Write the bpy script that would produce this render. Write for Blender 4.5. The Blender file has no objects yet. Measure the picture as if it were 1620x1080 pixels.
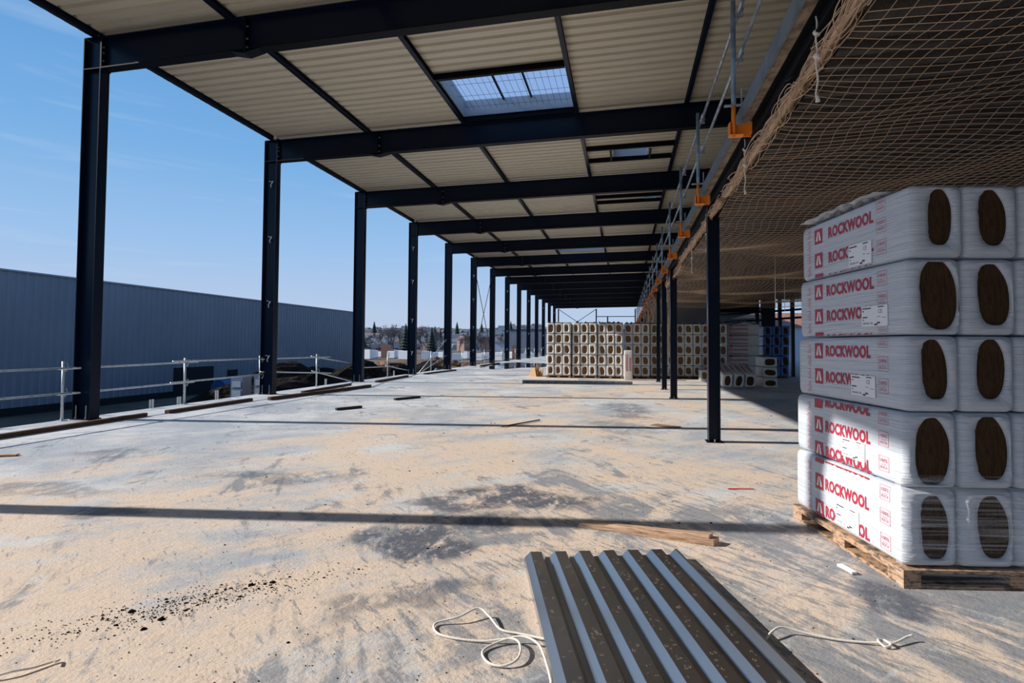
import bpy, math, random
from mathutils import Vector, Matrix
random.seed(7)
scene = bpy.context.scene
col = scene.collection
PI = math.pi
H = 1.42                                   # eye height above the slab

# ------------------------------------------------------------------ camera
F, PAN, PITCH, ROLL, CY = 876.166, .20104, .03245, .00653, 516.036
cam_d = bpy.data.cameras.new('camera'); cam = bpy.data.objects.new('camera', cam_d); col.objects.link(cam)
cam_d.sensor_width = 36; cam_d.lens = F/1620*36
cam_d.shift_y = -(540-CY)/1620
cam_d.clip_start = .05; cam_d.clip_end = 4000
R0 = Vector((math.cos(PAN), math.sin(PAN), 0))
FH = Vector((-math.sin(PAN), math.cos(PAN), 0))
FW = FH*math.cos(PITCH) + Vector((0, 0, 1))*math.sin(PITCH)
U0 = Vector((0, 0, 1))*math.cos(PITCH) - FH*math.sin(PITCH)
cr, sr = math.cos(ROLL), math.sin(ROLL)
RR = R0*cr + U0*sr; UU = U0*cr - R0*sr
M = Matrix((RR, UU, -FW)).transposed().to_4x4(); M.translation = Vector((0, 0, H))
cam.matrix_world = M
scene.camera = cam
scene.view_settings.view_transform = 'Standard'; scene.view_settings.look = 'None'
scene.view_settings.exposure = 0; scene.view_settings.gamma = 1
scene.view_settings.use_curve_mapping = False

# ------------------------------------------------------------------ sky
w = bpy.data.worlds.new('sky'); scene.world = w; w.use_nodes = True
nt = w.node_tree; nt.nodes.clear()
def N(nt, t, **k):
    n = nt.nodes.new(t)
    for a, b in k.items():
        if a.startswith('i_'): n.inputs[a[2:].replace('_', ' ')].default_value = b
        else: setattr(n, a, b)
    return n
def ramp(nt, src, stops, interp='LINEAR'):
    r = nt.nodes.new('ShaderNodeValToRGB'); e = r.color_ramp.elements
    r.color_ramp.interpolation = interp
    while len(e) < len(stops): e.new(.5)
    for el, (p, c) in zip(e, stops):
        el.position = p; el.color = (*c, 1) if len(c) == 3 else c
    if src is not None: nt.links.new(src, r.inputs[0])
    return r
tc = N(nt, 'ShaderNodeTexCoord'); sx = N(nt, 'ShaderNodeSeparateXYZ'); nt.links.new(tc.outputs['Generated'], sx.inputs[0])
rz = ramp(nt, sx.outputs['Z'], [(0, (.52, .61, .76)), (.06, (.47, .60, .81)), (.16, (.33, .54, .84)), (.30, (.19, .43, .78)), (.5, (.11, .32, .68)), (1, (.06, .18, .44))])
mp = N(nt, 'ShaderNodeMapping'); mp.inputs['Scale'].default_value = (1.2, 1.6, 16); mp.inputs['Rotation'].default_value = (.12, .2, .3)
nt.links.new(tc.outputs['Generated'], mp.inputs[0])
nz = N(nt, 'ShaderNodeTexNoise'); nz.inputs['Scale'].default_value = 2.2; nz.inputs['Detail'].default_value = 5; nz.inputs['Distortion'].default_value = .6
nt.links.new(mp.outputs[0], nz.inputs['Vector'])
rc = ramp(nt, nz.outputs[0], [(.56, (0, 0, 0)), (.8, (.22, .22, .22))])
mx = N(nt, 'ShaderNodeMix', data_type='RGBA'); nt.links.new(rc.outputs[0], mx.inputs[0]); nt.links.new(rz.outputs[0], mx.inputs[6]); mx.inputs[7].default_value = (.75, .82, .92, 1)
bg = N(nt, 'ShaderNodeBackground'); bg.inputs[1].default_value = 1.0
nt.links.new(mx.outputs[2], bg.inputs[0])
ow = N(nt, 'ShaderNodeOutputWorld'); nt.links.new(bg.outputs[0], ow.inputs[0])

# ------------------------------------------------------------------ sun (from the left, a little behind the camera)
ELEV = math.radians(28.7); A = math.atan(.143)
sd = bpy.data.lights.new('sun', 'SUN'); sd.energy = 6.4; sd.angle = math.radians(.53); sd.color = (1, .93, .84)
so = bpy.data.objects.new('sun', sd); col.objects.link(so)
so.rotation_euler = Vector((math.cos(ELEV)*math.cos(A), math.cos(ELEV)*math.sin(A), -math.sin(ELEV))).to_track_quat('-Z', 'Y').to_euler()

# ------------------------------------------------------------------ materials
MATS = {}
def mat(name, base, rough=.6, metal=0., spec=.5, noise=None, bump=None, coat=0., trans=0., ior=1.45):
    m = bpy.data.materials.new(name); m.use_nodes = True; t = m.node_tree
    b = t.nodes['Principled BSDF']
    b.inputs['Base Color'].default_value = (*base, 1); b.inputs['Roughness'].default_value = rough
    b.inputs['Metallic'].default_value = metal; b.inputs['Specular IOR Level'].default_value = spec
    b.inputs['Coat Weight'].default_value = coat; b.inputs['Coat Roughness'].default_value = .12
    b.inputs['Transmission Weight'].default_value = trans; b.inputs['IOR'].default_value = ior
    if noise or bump: tcn = N(t, 'ShaderNodeTexCoord')
    if noise:                       # (scale, second colour, low, high[, stretch])
        mpp = N(t, 'ShaderNodeMapping'); mpp.inputs['Scale'].default_value = noise[4] if len(noise) > 4 else (1, 1, 1)
        t.links.new(tcn.outputs['Object'], mpp.inputs[0])
        n = N(t, 'ShaderNodeTexNoise'); n.inputs['Scale'].default_value = noise[0]; n.inputs['Detail'].default_value = 6
        n.inputs['Roughness'].default_value = .65
        t.links.new(mpp.outputs[0], n.inputs['Vector'])
        r = ramp(t, n.outputs[0], [(noise[2], base), (noise[3], noise[1])])
        t.links.new(r.outputs[0], b.inputs['Base Color'])
    if bump:                        # (scale, strength, distance[, stretch])
        mpp = N(t, 'ShaderNodeMapping'); mpp.inputs['Scale'].default_value = bump[3] if len(bump) > 3 else (1, 1, 1)
        t.links.new(tcn.outputs['Object'], mpp.inputs[0])
        n = N(t, 'ShaderNodeTexNoise'); n.inputs['Scale'].default_value = bump[0]; n.inputs['Detail'].default_value = 5
        t.links.new(mpp.outputs[0], n.inputs['Vector'])
        bp = N(t, 'ShaderNodeBump'); bp.inputs['Strength'].default_value = bump[1]; bp.inputs['Distance'].default_value = bump[2]
        t.links.new(n.outputs[0], bp.inputs['Height']); t.links.new(bp.outputs[0], b.inputs['Normal'])
    MATS[name] = m
    return m
steel = mat('navy_paint', (.003, .009, .025), .3, spec=.22, noise=(14, (.005, .010, .022), .5, .75))
steel_d = mat('dark_paint_dirty', (.003, .0045, .008), .5, spec=.15, noise=(9, (.10, .085, .07), .66, .74))
bolt_m = mat('bolt_zinc', (.35, .36, .38), .35, metal=.8)
deck_m = mat('cream_roof_sheet', (.62, .565, .45), .5, noise=(5, (.54, .49, .39), .45, .7, (.15, 1.5, 1)))
galv = mat('galvanised', (.42, .47, .52), .38, metal=.55, noise=(7, (.25, .29, .34), .45, .6))
galv_l = mat('galvanised_bright', (.62, .66, .68), .38, metal=.35, noise=(9, (.4, .44, .46), .5, .65))
blue_galv = mat('blue_grey_tube', (.22, .31, .42), .4, metal=.3, noise=(8, (.13, .2, .28), .45, .65))
orange = mat('orange_paint', (.95, .26, .02), .5, noise=(12, (.6, .14, .02), .55, .75))
net_m = mat('net_cord', (.62, .44, .30), .8)
rope_m = mat('white_rope', (.80, .74, .66), .75, bump=(160, .7, .003, (1, 1, 1)))
film = mat('white_pack_film', (.58, .62, .68), .33, spec=.5, noise=(3, (.50, .55, .63), .45, .65, (1, .4, 8)), bump=(9, .55, .02, (.5, .35, 9)))
film_far = mat('white_pack_film_dusty', (.62, .61, .58), .45, noise=(3, (.52, .52, .51), .4, .65), bump=(7, .4, .02))
film_blue = mat('blue_tinted_wrap', (.06, .16, .42), .3, bump=(7, .4, .02))
wool = mat('rock_wool', (.080, .045, .023), .95, spec=.1, noise=(14, (.045, .026, .014), .4, .62, (6, 1, .8)), bump=(45, 1.0, .01, (3, 1, 1)))
wool_f = mat('rock_wool_pale', (.21, .115, .055), .95, spec=.1, noise=(14, (.14, .075, .036), .4, .62, (6, 1, .8)), bump=(45, .7, .01, (3, 1, 1)))
red = mat('red_print', (.46, .02, .05), .45, noise=(7, (.34, .03, .06), .4, .65, (1, .6, 14)))
red_s = mat('pale_red_print', (.60, .17, .22), .5)
white_p = mat('white_print', (.82, .83, .84), .45)
ink = mat('black_ink', (.06, .06, .08), .6)
label_m = mat('white_label', (.86, .87, .90), .4)
wood = mat('pallet_wood', (.38, .24, .15), .8, noise=(5, (.15, .09, .055), .42, .62, (1.2, 14, 14)), bump=(12, .5, .01, (1, 12, 12)))
wood_l = mat('fresh_timber', (.58, .38, .25), .75, noise=(6, (.22, .14, .09), .46, .66, (1, 14, 14)), bump=(14, .6, .01, (1, 14, 14)))
wood_d = mat('brown_timber', (.13, .068, .038), .8, noise=(4, (.06, .033, .02), .4, .62, (10, .8, 10)), bump=(12, .5, .01, (12, 1, 12)))
block_m = mat('dark_spacer', (.035, .03, .028), .8)
sheet_m = mat('brown_coated_sheet', (.024, .020, .018), .30, spec=1.0, coat=1.0, ior=2.5)
alu = mat('pale_blue_metal', (.34, .42, .50), .5)
concrete = mat('raw_concrete', (.34, .27, .20), .9, noise=(6, (.16, .12, .09), .42, .6), bump=(20, .5, .02))
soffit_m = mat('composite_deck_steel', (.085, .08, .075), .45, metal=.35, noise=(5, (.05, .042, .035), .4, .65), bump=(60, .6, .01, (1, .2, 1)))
wall_m = mat('grey_blue_cladding', (.25, .29, .35), .5, metal=.1, noise=(.4, (.22, .26, .32), .4, .6))
dark_m = mat('dark_opening', (.01, .012, .016), .8)
earth = mat('dark_earth', (.014, .010, .008), 1, spec=.1, noise=(2.5, (.035, .022, .015), .4, .65), bump=(3, 1, .5))  # near-black base colour for heaps, clods and grit
earth_b = mat('brown_earth', (.30, .17, .09), 1, spec=.1, noise=(1.4, (.11, .06, .035), .42, .6), bump=(2, 1, .5))
ground_m = mat('site_ground', (.20, .15, .11), 1, spec=.1, noise=(.09, (.10, .08, .06), .42, .6))
hill_m = mat('hazy_hillside', (.13, .17, .22), 1, spec=0, noise=(.02, (.09, .13, .19), .42, .62))  # blue tint in the base colour stands for distance haze
grid_m = mat('thin_black_wire', (.02, .022, .025), .5)
poly = bpy.data.materials.new('opal_rooflight'); poly.use_nodes = True
t = poly.node_tree; t.nodes.clear()
tl = N(t, 'ShaderNodeBsdfTranslucent'); tl.inputs[0].default_value = (.42, .50, .62, 1); tp = N(t, 'ShaderNodeBsdfTransparent'); tp.inputs[0].default_value = (.8, .9, 1, 1)
ms = N(t, 'ShaderNodeMixShader'); ms.inputs[0].default_value = .45; om = N(t, 'ShaderNodeOutputMaterial')
t.links.new(tl.outputs[0], ms.inputs[1]); t.links.new(tp.outputs[0], ms.inputs[2]); t.links.new(ms.outputs[0], om.inputs[0])
glass = mat('clear_smoke_vent', (.55, .75, .95), .05, trans=.9)
water = mat('rain_water', (.05, .045, .04), .03, spec=.8)
# stretch film with streaks
sf = bpy.data.materials.new('stretch_film'); sf.use_nodes = True; t = sf.node_tree; t.nodes.clear()
tcn = N(t, 'ShaderNodeTexCoord'); mpp = N(t, 'ShaderNodeMapping'); mpp.inputs['Scale'].default_value = (.5, .5, 26); mpp.inputs['Rotation'].default_value = (0, 0, 0)
t.links.new(tcn.outputs['Object'], mpp.inputs[0]); n = N(t, 'ShaderNodeTexNoise'); n.inputs['Scale'].default_value = 2; n.inputs['Detail'].default_value = 6
t.links.new(mpp.outputs[0], n.inputs['Vector']); r = ramp(t, n.outputs[0], [(.45, (.02, .02, .02)), (.66, (.34, .34, .34))])
pb = N(t, 'ShaderNodeBsdfPrincipled'); pb.inputs['Base Color'].default_value = (.85, .87, .9, 1); pb.inputs['Roughness'].default_value = .22
tp = N(t, 'ShaderNodeBsdfTransparent'); ms = N(t, 'ShaderNodeMixShader'); om = N(t, 'ShaderNodeOutputMaterial')
bp = N(t, 'ShaderNodeBump'); bp.inputs['Strength'].default_value = .8; bp.inputs['Distance'].default_value = .02
t.links.new(n.outputs[0], bp.inputs['Height']); t.links.new(bp.outputs[0], pb.inputs['Normal'])
t.links.new(r.outputs[0], ms.inputs[0]); t.links.new(tp.outputs[0], ms.inputs[1]); t.links.new(pb.outputs[0], ms.inputs[2]); t.links.new(ms.outputs[0], om.inputs[0])

# the dusty slab
def slab_material():
    m = bpy.data.materials.new('dusty_concrete'); m.use_nodes = True; t = m.node_tree; b = t.nodes['Principled BSDF']
    L = t.links.new; tcn = N(t, 'ShaderNodeTexCoord'); P = tcn.outputs['Object']
    def noise(scale, detail=7, rough=.62, stretch=None, rot=0, dist=0.):
        v = P
        if stretch:
            q = N(t, 'ShaderNodeMapping'); q.inputs['Rotation'].default_value = (0, 0, rot); L(P, q.inputs[0])
            q2 = N(t, 'ShaderNodeMapping'); q2.inputs['Scale'].default_value = (*stretch, 1); L(q.outputs[0], q2.inputs[0]); v = q2.outputs[0]
        n = N(t, 'ShaderNodeTexNoise'); n.inputs['Scale'].default_value = scale; n.inputs['Detail'].default_value = detail
        n.inputs['Roughness'].default_value = rough; n.inputs['Distortion'].default_value = dist
        L(v, n.inputs['Vector']); return n.outputs[0]
    def math_(op, a, c, d=None):
        n = N(t, 'ShaderNodeMath', operation=op)
        for i, x in enumerate((a, c, d)):
            if x is None: continue
            if isinstance(x, (int, float)): n.inputs[i].default_value = x
            else: L(x, n.inputs[i])
        return n.outputs[0]
    def mix(f, a, c):
        n = N(t, 'ShaderNodeMix', data_type='RGBA')
        for i, x in ((0, f), (6, a), (7, c)):
            if isinstance(x, tuple): n.inputs[i].default_value = (*x, 1)
            elif isinstance(x, (int, float)): n.inputs[i].default_value = x
            else: L(x, n.inputs[i])
        return n.outputs[2]
    def mask(v, lo, hi):
        n = N(t, 'ShaderNodeMapRange', interpolation_type='SMOOTHSTEP'); n.inputs[1].default_value = lo; n.inputs[2].default_value = hi; L(v, n.inputs[0]); return n.outputs[0]
    base = mix(mask(noise(.5, 8, .6, dist=.5), .38, .62), (.36, .40, .46), (.62, .64, .66))
    base = mix(mask(noise(2.2, 8, .7, (1, .35), .9), .48, .66), base, (.40, .44, .49))
    sx = N(t, 'ShaderNodeSeparateXYZ'); L(P, sx.inputs[0])
    # ochre dust
    grad = mask(sx.outputs[0], -9.5, -1.5)
    grad = math_('MULTIPLY_ADD', grad, .10, -.045)
    nearm = math_('MULTIPLY', mask(sx.outputs[1], 9, 4), .05)
    dn = math_('ADD', math_('ADD', math_('MULTIPLY_ADD', noise(.42, 9, .62, dist=.6), .50, 0), math_('MULTIPLY', noise(3.0, 8, .7, (1, .3), .75), .32)), grad)
    dn = math_('ADD', dn, math_('MULTIPLY', noise(13, 8, .8, (1, .4), .6, .4), .18))
    dn = math_('ADD', dn, nearm)
    base = mix(mask(dn, .50, .62), base, (.67, .55, .45))
    base = mix(math_('MULTIPLY', mask(noise(7, 6, .7), .60, .72), .4), base, (.42, .30, .20))
    # smears where dust is rubbed off to bare blue-grey concrete
    sm = noise(2.4, 9, .72, (1.1, .22), -.55, .8)
    sm2 = noise(1.1, 8, .7, (1, .4), .5, 1.2)
    rgt = mask(sx.outputs[0], -3.2, .6)
    near = mask(sx.outputs[1], 8.5, 3.8)
    k = math_('MULTIPLY', rgt, near)
    k = math_('MULTIPLY_ADD', k, .085, 0)
    v = math_('ADD', math_('ADD', math_('MULTIPLY', sm, .55), math_('MULTIPLY', sm2, .45)), k)
    base = mix(math_('MULTIPLY', mask(v, .545, .615), .82), base, (.21, .235, .275))
    pale = noise(5.5, 9, .75, (1, .45), .8, .5)
    base = mix(math_('MULTIPLY', mask(pale, .56, .66), .55), base, (.60, .62, .64))
    pale2 = noise(9, 8, .75, (1, .3), -.3, .5)
    base = mix(math_('MULTIPLY', mask(pale2, .57, .66), .5), base, (.34, .37, .41))
    hatch = noise(16, 5, .8, (1, .18), -.85)
    base = mix(math_('MULTIPLY', mask(math_('ADD', hatch, k), .585, .66), .7), base, (.19, .21, .24))
    # damp stains with their own outline
    wob = N(t, 'ShaderNodeVectorMath', operation='MULTIPLY_ADD')
    nn = N(t, 'ShaderNodeTexNoise'); nn.inputs['Scale'].default_value = 2.2; nn.inputs['Detail'].default_value = 8; L(P, nn.inputs['Vector'])
    L(nn.outputs[1], wob.inputs[0]); wob.inputs[1].default_value = (.9, .9, 0); wob.inputs[2].default_value = (-.45, -.45, 0)
    wp = N(t, 'ShaderNodeVectorMath', operation='ADD'); L(P, wp.inputs[0]); L(wob.outputs[0], wp.inputs[1])
    tot = None
    for (cx, cy, rx, ry, rot, amp) in STAINS:
        q = N(t, 'ShaderNodeMapping', vector_type='TEXTURE'); q.inputs['Location'].default_value = (cx, cy, 0); q.inputs['Rotation'].default_value = (0, 0, rot); q.inputs['Scale'].default_value = (rx, ry, 1)
        L(wp.outputs[0], q.inputs[0])
        f2 = N(t, 'ShaderNodeVectorMath', operation='MULTIPLY'); L(q.outputs[0], f2.inputs[0]); f2.inputs[1].default_value = (1, 1, 0)
        ln = N(t, 'ShaderNodeVectorMath', operation='LENGTH'); L(f2.outputs[0], ln.inputs[0])
        o = math_('MULTIPLY', mask(ln.outputs['Value'], 1.15, .55), amp)
        tot = o if tot is None else math_('MAXIMUM', tot, o)
    brk = mask(math_('ADD', math_('MULTIPLY', noise(4.5, 9, .75, (1, .5), .3, .6), .6), math_('MULTIPLY', noise(17, 8, .8, (1, .4), -.4), .4)), .41, .52)
    base = mix(math_('MULTIPLY', tot, brk), base, (.085, .10, .135))
    # fine mottling of the cement skin
    fm = N(t, 'ShaderNodeMix', data_type='RGBA', blend_type='MULTIPLY'); fm.inputs[0].default_value = 1; L(base, fm.inputs[6])
    fr = ramp(t, noise(24, 8, .85, (1, .5), .4), [(.32, (.68, .70, .73)), (.48, (1, 1, 1)), (.7, (1, 1, 1))]); L(fr.outputs[0], fm.inputs[7]); base = fm.outputs[2]
    # grit
    base = mix(math_('MULTIPLY', mask(noise(38, 2, .5), .70, .74), .7), base, (.16, .11, .075))
    L(base, b.inputs['Base Color']); b.inputs['Roughness'].default_value = .8; b.inputs['Specular IOR Level'].default_value = .25
    bp = N(t, 'ShaderNodeBump'); bp.inputs['Strength'].default_value = .35; bp.inputs['Distance'].default_value = .015
    L(math_('ADD', noise(11, 8, .7), noise(45, 3, .7)), bp.inputs['Height']); L(bp.outputs[0], b.inputs['Normal'])
    return m
STAINS = [(-.95, 5.15, .75, .38, .05, .95), (-1.45, 4.75, .62, .22, .2, .8), (-1.45, 3.85, .42, .48, .4, .95), (-1.05, 4.3, .35, .35, 0, .7),
          (-3.6, 5.35, .9, .3, .15, .55), (-5.5, 4.35, .9, .28, .1, .5), (-4.2, 3.9, .4, .16, .1, .6), (1.5, 3.55, .3, .2, -.5, .8), (1.25, 2.4, .35, .16, -.2, .7),
          (-.1, 9.8, .5, 1.0, .4, .45), (.0, 12.9, .6, 1.2, .2, .6), (.1, 11.4, .4, .5, .2, .6), (-1.2, 2.9, .5, .18, .6, .6), (-.2, 2.2, .4, .2, .4, .5), (-.9, 1.9, .35, .25, .2, .6), (-6.4, 5.9, .6, .3, .1, .4)]
slab_m = slab_material()

# ------------------------------------------------------------------ mesh builder
class MB:
    def __init__(s): s.v = []; s.f = []; s.mi = []; s.m = 0; s.sm = False
    def add(s, vs, fs):
        o = len(s.v); s.v += [tuple(x) for x in vs]; s.f += [tuple(i+o for i in f) for f in fs]; s.mi += [s.m]*len(fs); return s
    def box(s, x0, y0, z0, x1, y1, z1):
        return s.add([(x0, y0, z0), (x1, y0, z0), (x1, y1, z0), (x0, y1, z0), (x0, y0, z1), (x1, y0, z1), (x1, y1, z1), (x0, y1, z1)],
                     [(3, 2, 1, 0), (4, 5, 6, 7), (0, 1, 5, 4), (1, 2, 6, 5), (2, 3, 7, 6), (3, 0, 4, 7)])
    def hexa(s, p): return s.add(p, [(3, 2, 1, 0), (4, 5, 6, 7), (0, 1, 5, 4), (1, 2, 6, 5), (2, 3, 7, 6), (3, 0, 4, 7)])
    def tube(s, pts, r, n=8, cap=True):
        pts = [Vector(p) for p in pts]; rs = r if isinstance(r, (list, tuple)) else [r]*len(pts)
        rings = []; prev = None
        for i, p in enumerate(pts):
            d = (pts[min(i+1, len(pts)-1)] - pts[max(i-1, 0)])
            d = d.normalized() if d.length > 1e-9 else Vector((0, 0, 1))
            if prev is None:
                a = d.cross(Vector((0, 0, 1))); a = a.normalized() if a.length > 1e-3 else Vector((1, 0, 0))
            else:
                a = prev - d*prev.dot(d); a = a.normalized() if a.length > 1e-6 else Vector((1, 0, 0))
            prev = a; b = d.cross(a)
            rings.append([p + (a*math.cos(2*PI*k/n) + b*math.sin(2*PI*k/n))*rs[i] for k in range(n)])
        vs = [q for R in rings for q in R]; fs = []
        for i in range(len(pts)-1):
            for k in range(n): fs.append((i*n+k, i*n+(k+1) % n, (i+1)*n+(k+1) % n, (i+1)*n+k))
        if cap: fs += [tuple(range(n-1, -1, -1)), tuple((len(pts)-1)*n+k for k in range(n))]
        return s.add(vs, fs)
    def prism(s, poly2, f, h0, h1):           # polygon mapped by f(u, v, h)
        n = len(poly2); vs = [f(u, v, h0) for u, v in poly2] + [f(u, v, h1) for u, v in poly2]
        return s.add(vs, [tuple(range(n-1, -1, -1)), tuple(range(n, 2*n))] + [(i, (i+1) % n, n+(i+1) % n, n+i) for i in range(n)])
    def mesh(s, name, mats, smooth=False):
        me = bpy.data.meshes.new(name); me.from_pydata(s.v, [], s.f)
        for m in (mats if isinstance(mats, (list, tuple)) else [mats]): me.materials.append(m)
        me.polygons.foreach_set('material_index', s.mi)
        if smooth: me.polygons.foreach_set('use_smooth', [True]*len(s.f))
        me.update(); return me
    def build(s, name, mats, parent=None, smooth=False):
        return ob(name, s.mesh(name, mats, smooth), parent)
def ob(name, me, parent=None):
    o = bpy.data.objects.new(name, me); col.objects.link(o); o.parent = parent; return o
def tag(o, label, cat, group=None, kind=None):
    if label: o['label'] = label
    if cat: o['category'] = cat
    if group: o['group'] = group
    if kind: o['kind'] = kind
    return o
def struct(o, label=None):
    o['kind'] = 'structure'
    if label: o['label'] = label
    return o
def root(name, loc, label=None, cat=None, group=None, rz=0):
    o = bpy.data.objects.new(name, None); col.objects.link(o); o.location = loc; o.rotation_euler = (0, 0, rz); o.empty_display_size = .1
    return tag(o, label, cat, group)
def copy_tree(o, parent=None):
    c = o.copy(); col.objects.link(c); c.parent = parent
    for ch in list(o.children): copy_tree(ch, c)
    return c
ORD = ['first', 'second', 'third', 'fourth', 'fifth', 'sixth', 'seventh', 'eighth', 'ninth', 'tenth', 'eleventh', 'twelfth', 'thirteenth', 'fourteenth', 'fifteenth', 'sixteenth', 'seventeenth', 'eighteenth', 'nineteenth', 'twentieth', 'twenty-first', 'twenty-second']
def ibeam_x(mb, x0, x1, y, zb, zt, w, tf=.02, tw=.012, slope=0.):     # I-beam along X
    def q(x): return (x-x0)*slope
    for (a, b, c, d) in ((y-w/2, y+w/2, zb, zb+tf), (y-w/2, y+w/2, zt-tf, zt), (y-tw/2, y+tw/2, zb+tf, zt-tf)):
        mb.hexa([(x0, a, c), (x1, a, c+q(x1)), (x1, b, c+q(x1)), (x0, b, c), (x0, a, d), (x1, a, d+q(x1)), (x1, b, d+q(x1)), (x0, b, d)])
def ibeam_y(mb, y0, y1, x, zb, zt, w, tf=.012, tw=.008):
    for (a, b, c, d) in ((x-w/2, x+w/2, zb, zb+tf), (x-w/2, x+w/2, zt-tf, zt), (x-tw/2, x+tw/2, zb+tf, zt-tf)):
        mb.box(a, y0, c, b, y1, d)

# ------------------------------------------------------------------ setting
S0, SP = 8.42, 5.28                        # first visible frame, frame spacing
YF = [S0+SP*k for k in range(-3, 14)]
XC0, XC1 = -9.86, -9.47                    # column faces
SL = .0143
def zr(x, z=7.05): return z + SL*(x-XC1)
mb = MB(); mb.box(-9.97, -14, -.25, 16, 79, 0)
struct(mb.build('floor', slab_m), 'dusty pale concrete floor slab with ochre sand and smears')
mb = MB(); mb.box(-1500, -300, -1.6, 1500, 1500, -1.45)
struct(mb.build('ground', ground_m), 'brown building site ground beyond the slab')
# distant hill
mb = MB(); nx, ny = 60, 14
def hz(x, y):
    t = min(1, max(0, (y-230)/470)); t = t*t*(3-2*t)
    return -1.5 + t*(21 + 5*math.sin(x*.006+1) + 2.5*math.sin(x*.021+2) + 1.2*math.sin(x*.05))
vs = [(-900+i*1800/nx, 220+j*600/ny, hz(-900+i*1800/nx, 220+j*600/ny)) for j in range(ny+1) for i in range(nx+1)]
fs = [(j*(nx+1)+i, j*(nx+1)+i+1, (j+1)*(nx+1)+i+1, (j+1)*(nx+1)+i) for j in range(ny) for i in range(nx)]
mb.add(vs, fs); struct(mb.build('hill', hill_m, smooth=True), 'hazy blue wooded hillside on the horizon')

# roof deck (trapezoidal sheets running across), with openings
def deck_panel(x0, x1, y0, y1, base, slope=SL, pitch=.275, dep=.055, down=True, offs=0):
    mb = MB(); prof = []
    k = math.floor((y0-offs)/pitch)*pitch + offs
    while k < y1 + pitch:
        for dy, dz in ((0, 0), (.165, 0), (.185, dep), (.255, dep)): prof.append((k+dy, dz))
        k += pitch
    P = [p for p in prof if y0 < p[0] < y1]
    def zat(y):
        for a, b in zip(prof, prof[1:]):
            if a[0] <= y <= b[0]: return a[1] + (b[1]-a[1])*(y-a[0])/max(1e-6, b[0]-a[0])
        return 0
    P = [(y0, zat(y0))] + P + [(y1, zat(y1))]
    return P
DZ = 7.19
HOLES = [(-4.05, -1.2, 11.35, 13.62), (-.35, .69, 16.5, 17.46), (.75, 1.26, 22.0, 22.7), (-4.05, -1.15, 32.75, 34.5)]
mb = MB()
ys = sorted(set([-9.5, 79.0] + [h[2] for h in HOLES] + [h[3] for h in HOLES]))
for ya, yb in zip(ys, ys[1:]):
    xs = [(-9.9, 15.0)]
    for (hx0, hx1, hy0, hy1) in HOLES:
        if hy0 <= ya+1e-6 and yb <= hy1+1e-6: xs = [(-9.9, hx0), (hx1, 15.0)]
    P = deck_panel(0, 0, ya, yb, 0)
    for (xa, xb) in xs:
        for up in (0, .03):
            vs = [(xa, y, DZ+dz+up+SL*(xa-XC1)) for y, dz in P] + [(xb, y, DZ+dz+up+SL*(xb-XC1)) for y, dz in P]
            n = len(P); mb.add(vs, [(i, i+1, n+i+1, n+i) for i in range(n-1)])
struct(mb.build('ceiling', deck_m), 'cream ribbed metal roof sheeting over the steel frame')

# mezzanine slab with galvanised edge trim and steel deck soffit
mb = MB(); mb.box(1.16, -12, 3.68, 15.9, 28, 3.80); mb.box(1.16, 28, 3.68, 6.4, 36, 3.80); mb.box(1.16, 36, 3.68, 8.5, 50, 3.80); mb.box(1.16, 50, 3.68, 11, 77, 3.80)
struct(mb.build('upper_floor', concrete), 'raw concrete edge of the upper floor on the right')
mb = MB(); mb.box(1.13, -12, 3.66, 1.155, 28, 3.80); mb.box(1.13, 28, 3.66, 1.155, 77, 3.80)
struct(mb.build('trim_1', mat('weathered_zinc', (.17, .22, .27), .4, metal=.3, noise=(6, (.11, .15, .19), .45, .65))), 'galvanised angle trim along the edge of the upper floor')
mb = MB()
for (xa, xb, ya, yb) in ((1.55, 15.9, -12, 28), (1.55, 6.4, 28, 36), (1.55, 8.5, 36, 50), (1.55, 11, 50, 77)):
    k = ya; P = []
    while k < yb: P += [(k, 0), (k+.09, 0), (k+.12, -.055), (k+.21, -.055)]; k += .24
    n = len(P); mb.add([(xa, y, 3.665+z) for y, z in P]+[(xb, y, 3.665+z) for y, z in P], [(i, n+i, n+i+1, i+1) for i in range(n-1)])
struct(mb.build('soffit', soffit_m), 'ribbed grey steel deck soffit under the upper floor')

# ------------------------------------------------------------------ portal frames
def make_column():
    r = root('steel_column', (0, 0, 0))
    mb = MB(); w = .19
    mb.box(XC0, -w/2, .02, XC0+.018, w/2, 7.05); mb.box(XC1-.018, -w/2, .02, XC1, w/2, 7.05); mb.box(XC0+.018, -.006, .02, XC1-.018, .006, 7.05)
    mb.build('shaft', steel, r)
    mb = MB(); mb.box(XC0-.01, -.13, 0, XC1+.01, .13, .02); mb.build('base_plate', steel, r)
    for x in (-9.78, -9.56):
        mb = MB(); mb.tube([(x, -.09, .02), (x, -.09, .26)], .010, 6); mb.tube([(x, -.09, .02), (x, -.09, .045)], .02, 6); mb.build('anchor_bolt', bolt_m, r)
    mb = MB(); mb.box(XC0+.018, -w/2, 6.46, XC1-.018, -.006, 6.478); mb.box(XC0+.018, .006, 6.46, XC1-.018, w/2, 6.478); mb.build('stiffener', steel, r)
    mb = MB(); mb.box(XC0+.02, -w/2, 7.05, XC1, w/2, 7.062); mb.build('cap_plate', steel, r)
    return r
colp = make_column()
xs_far = ['nearest the camera', 'second from the camera', 'third from the camera']
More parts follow.
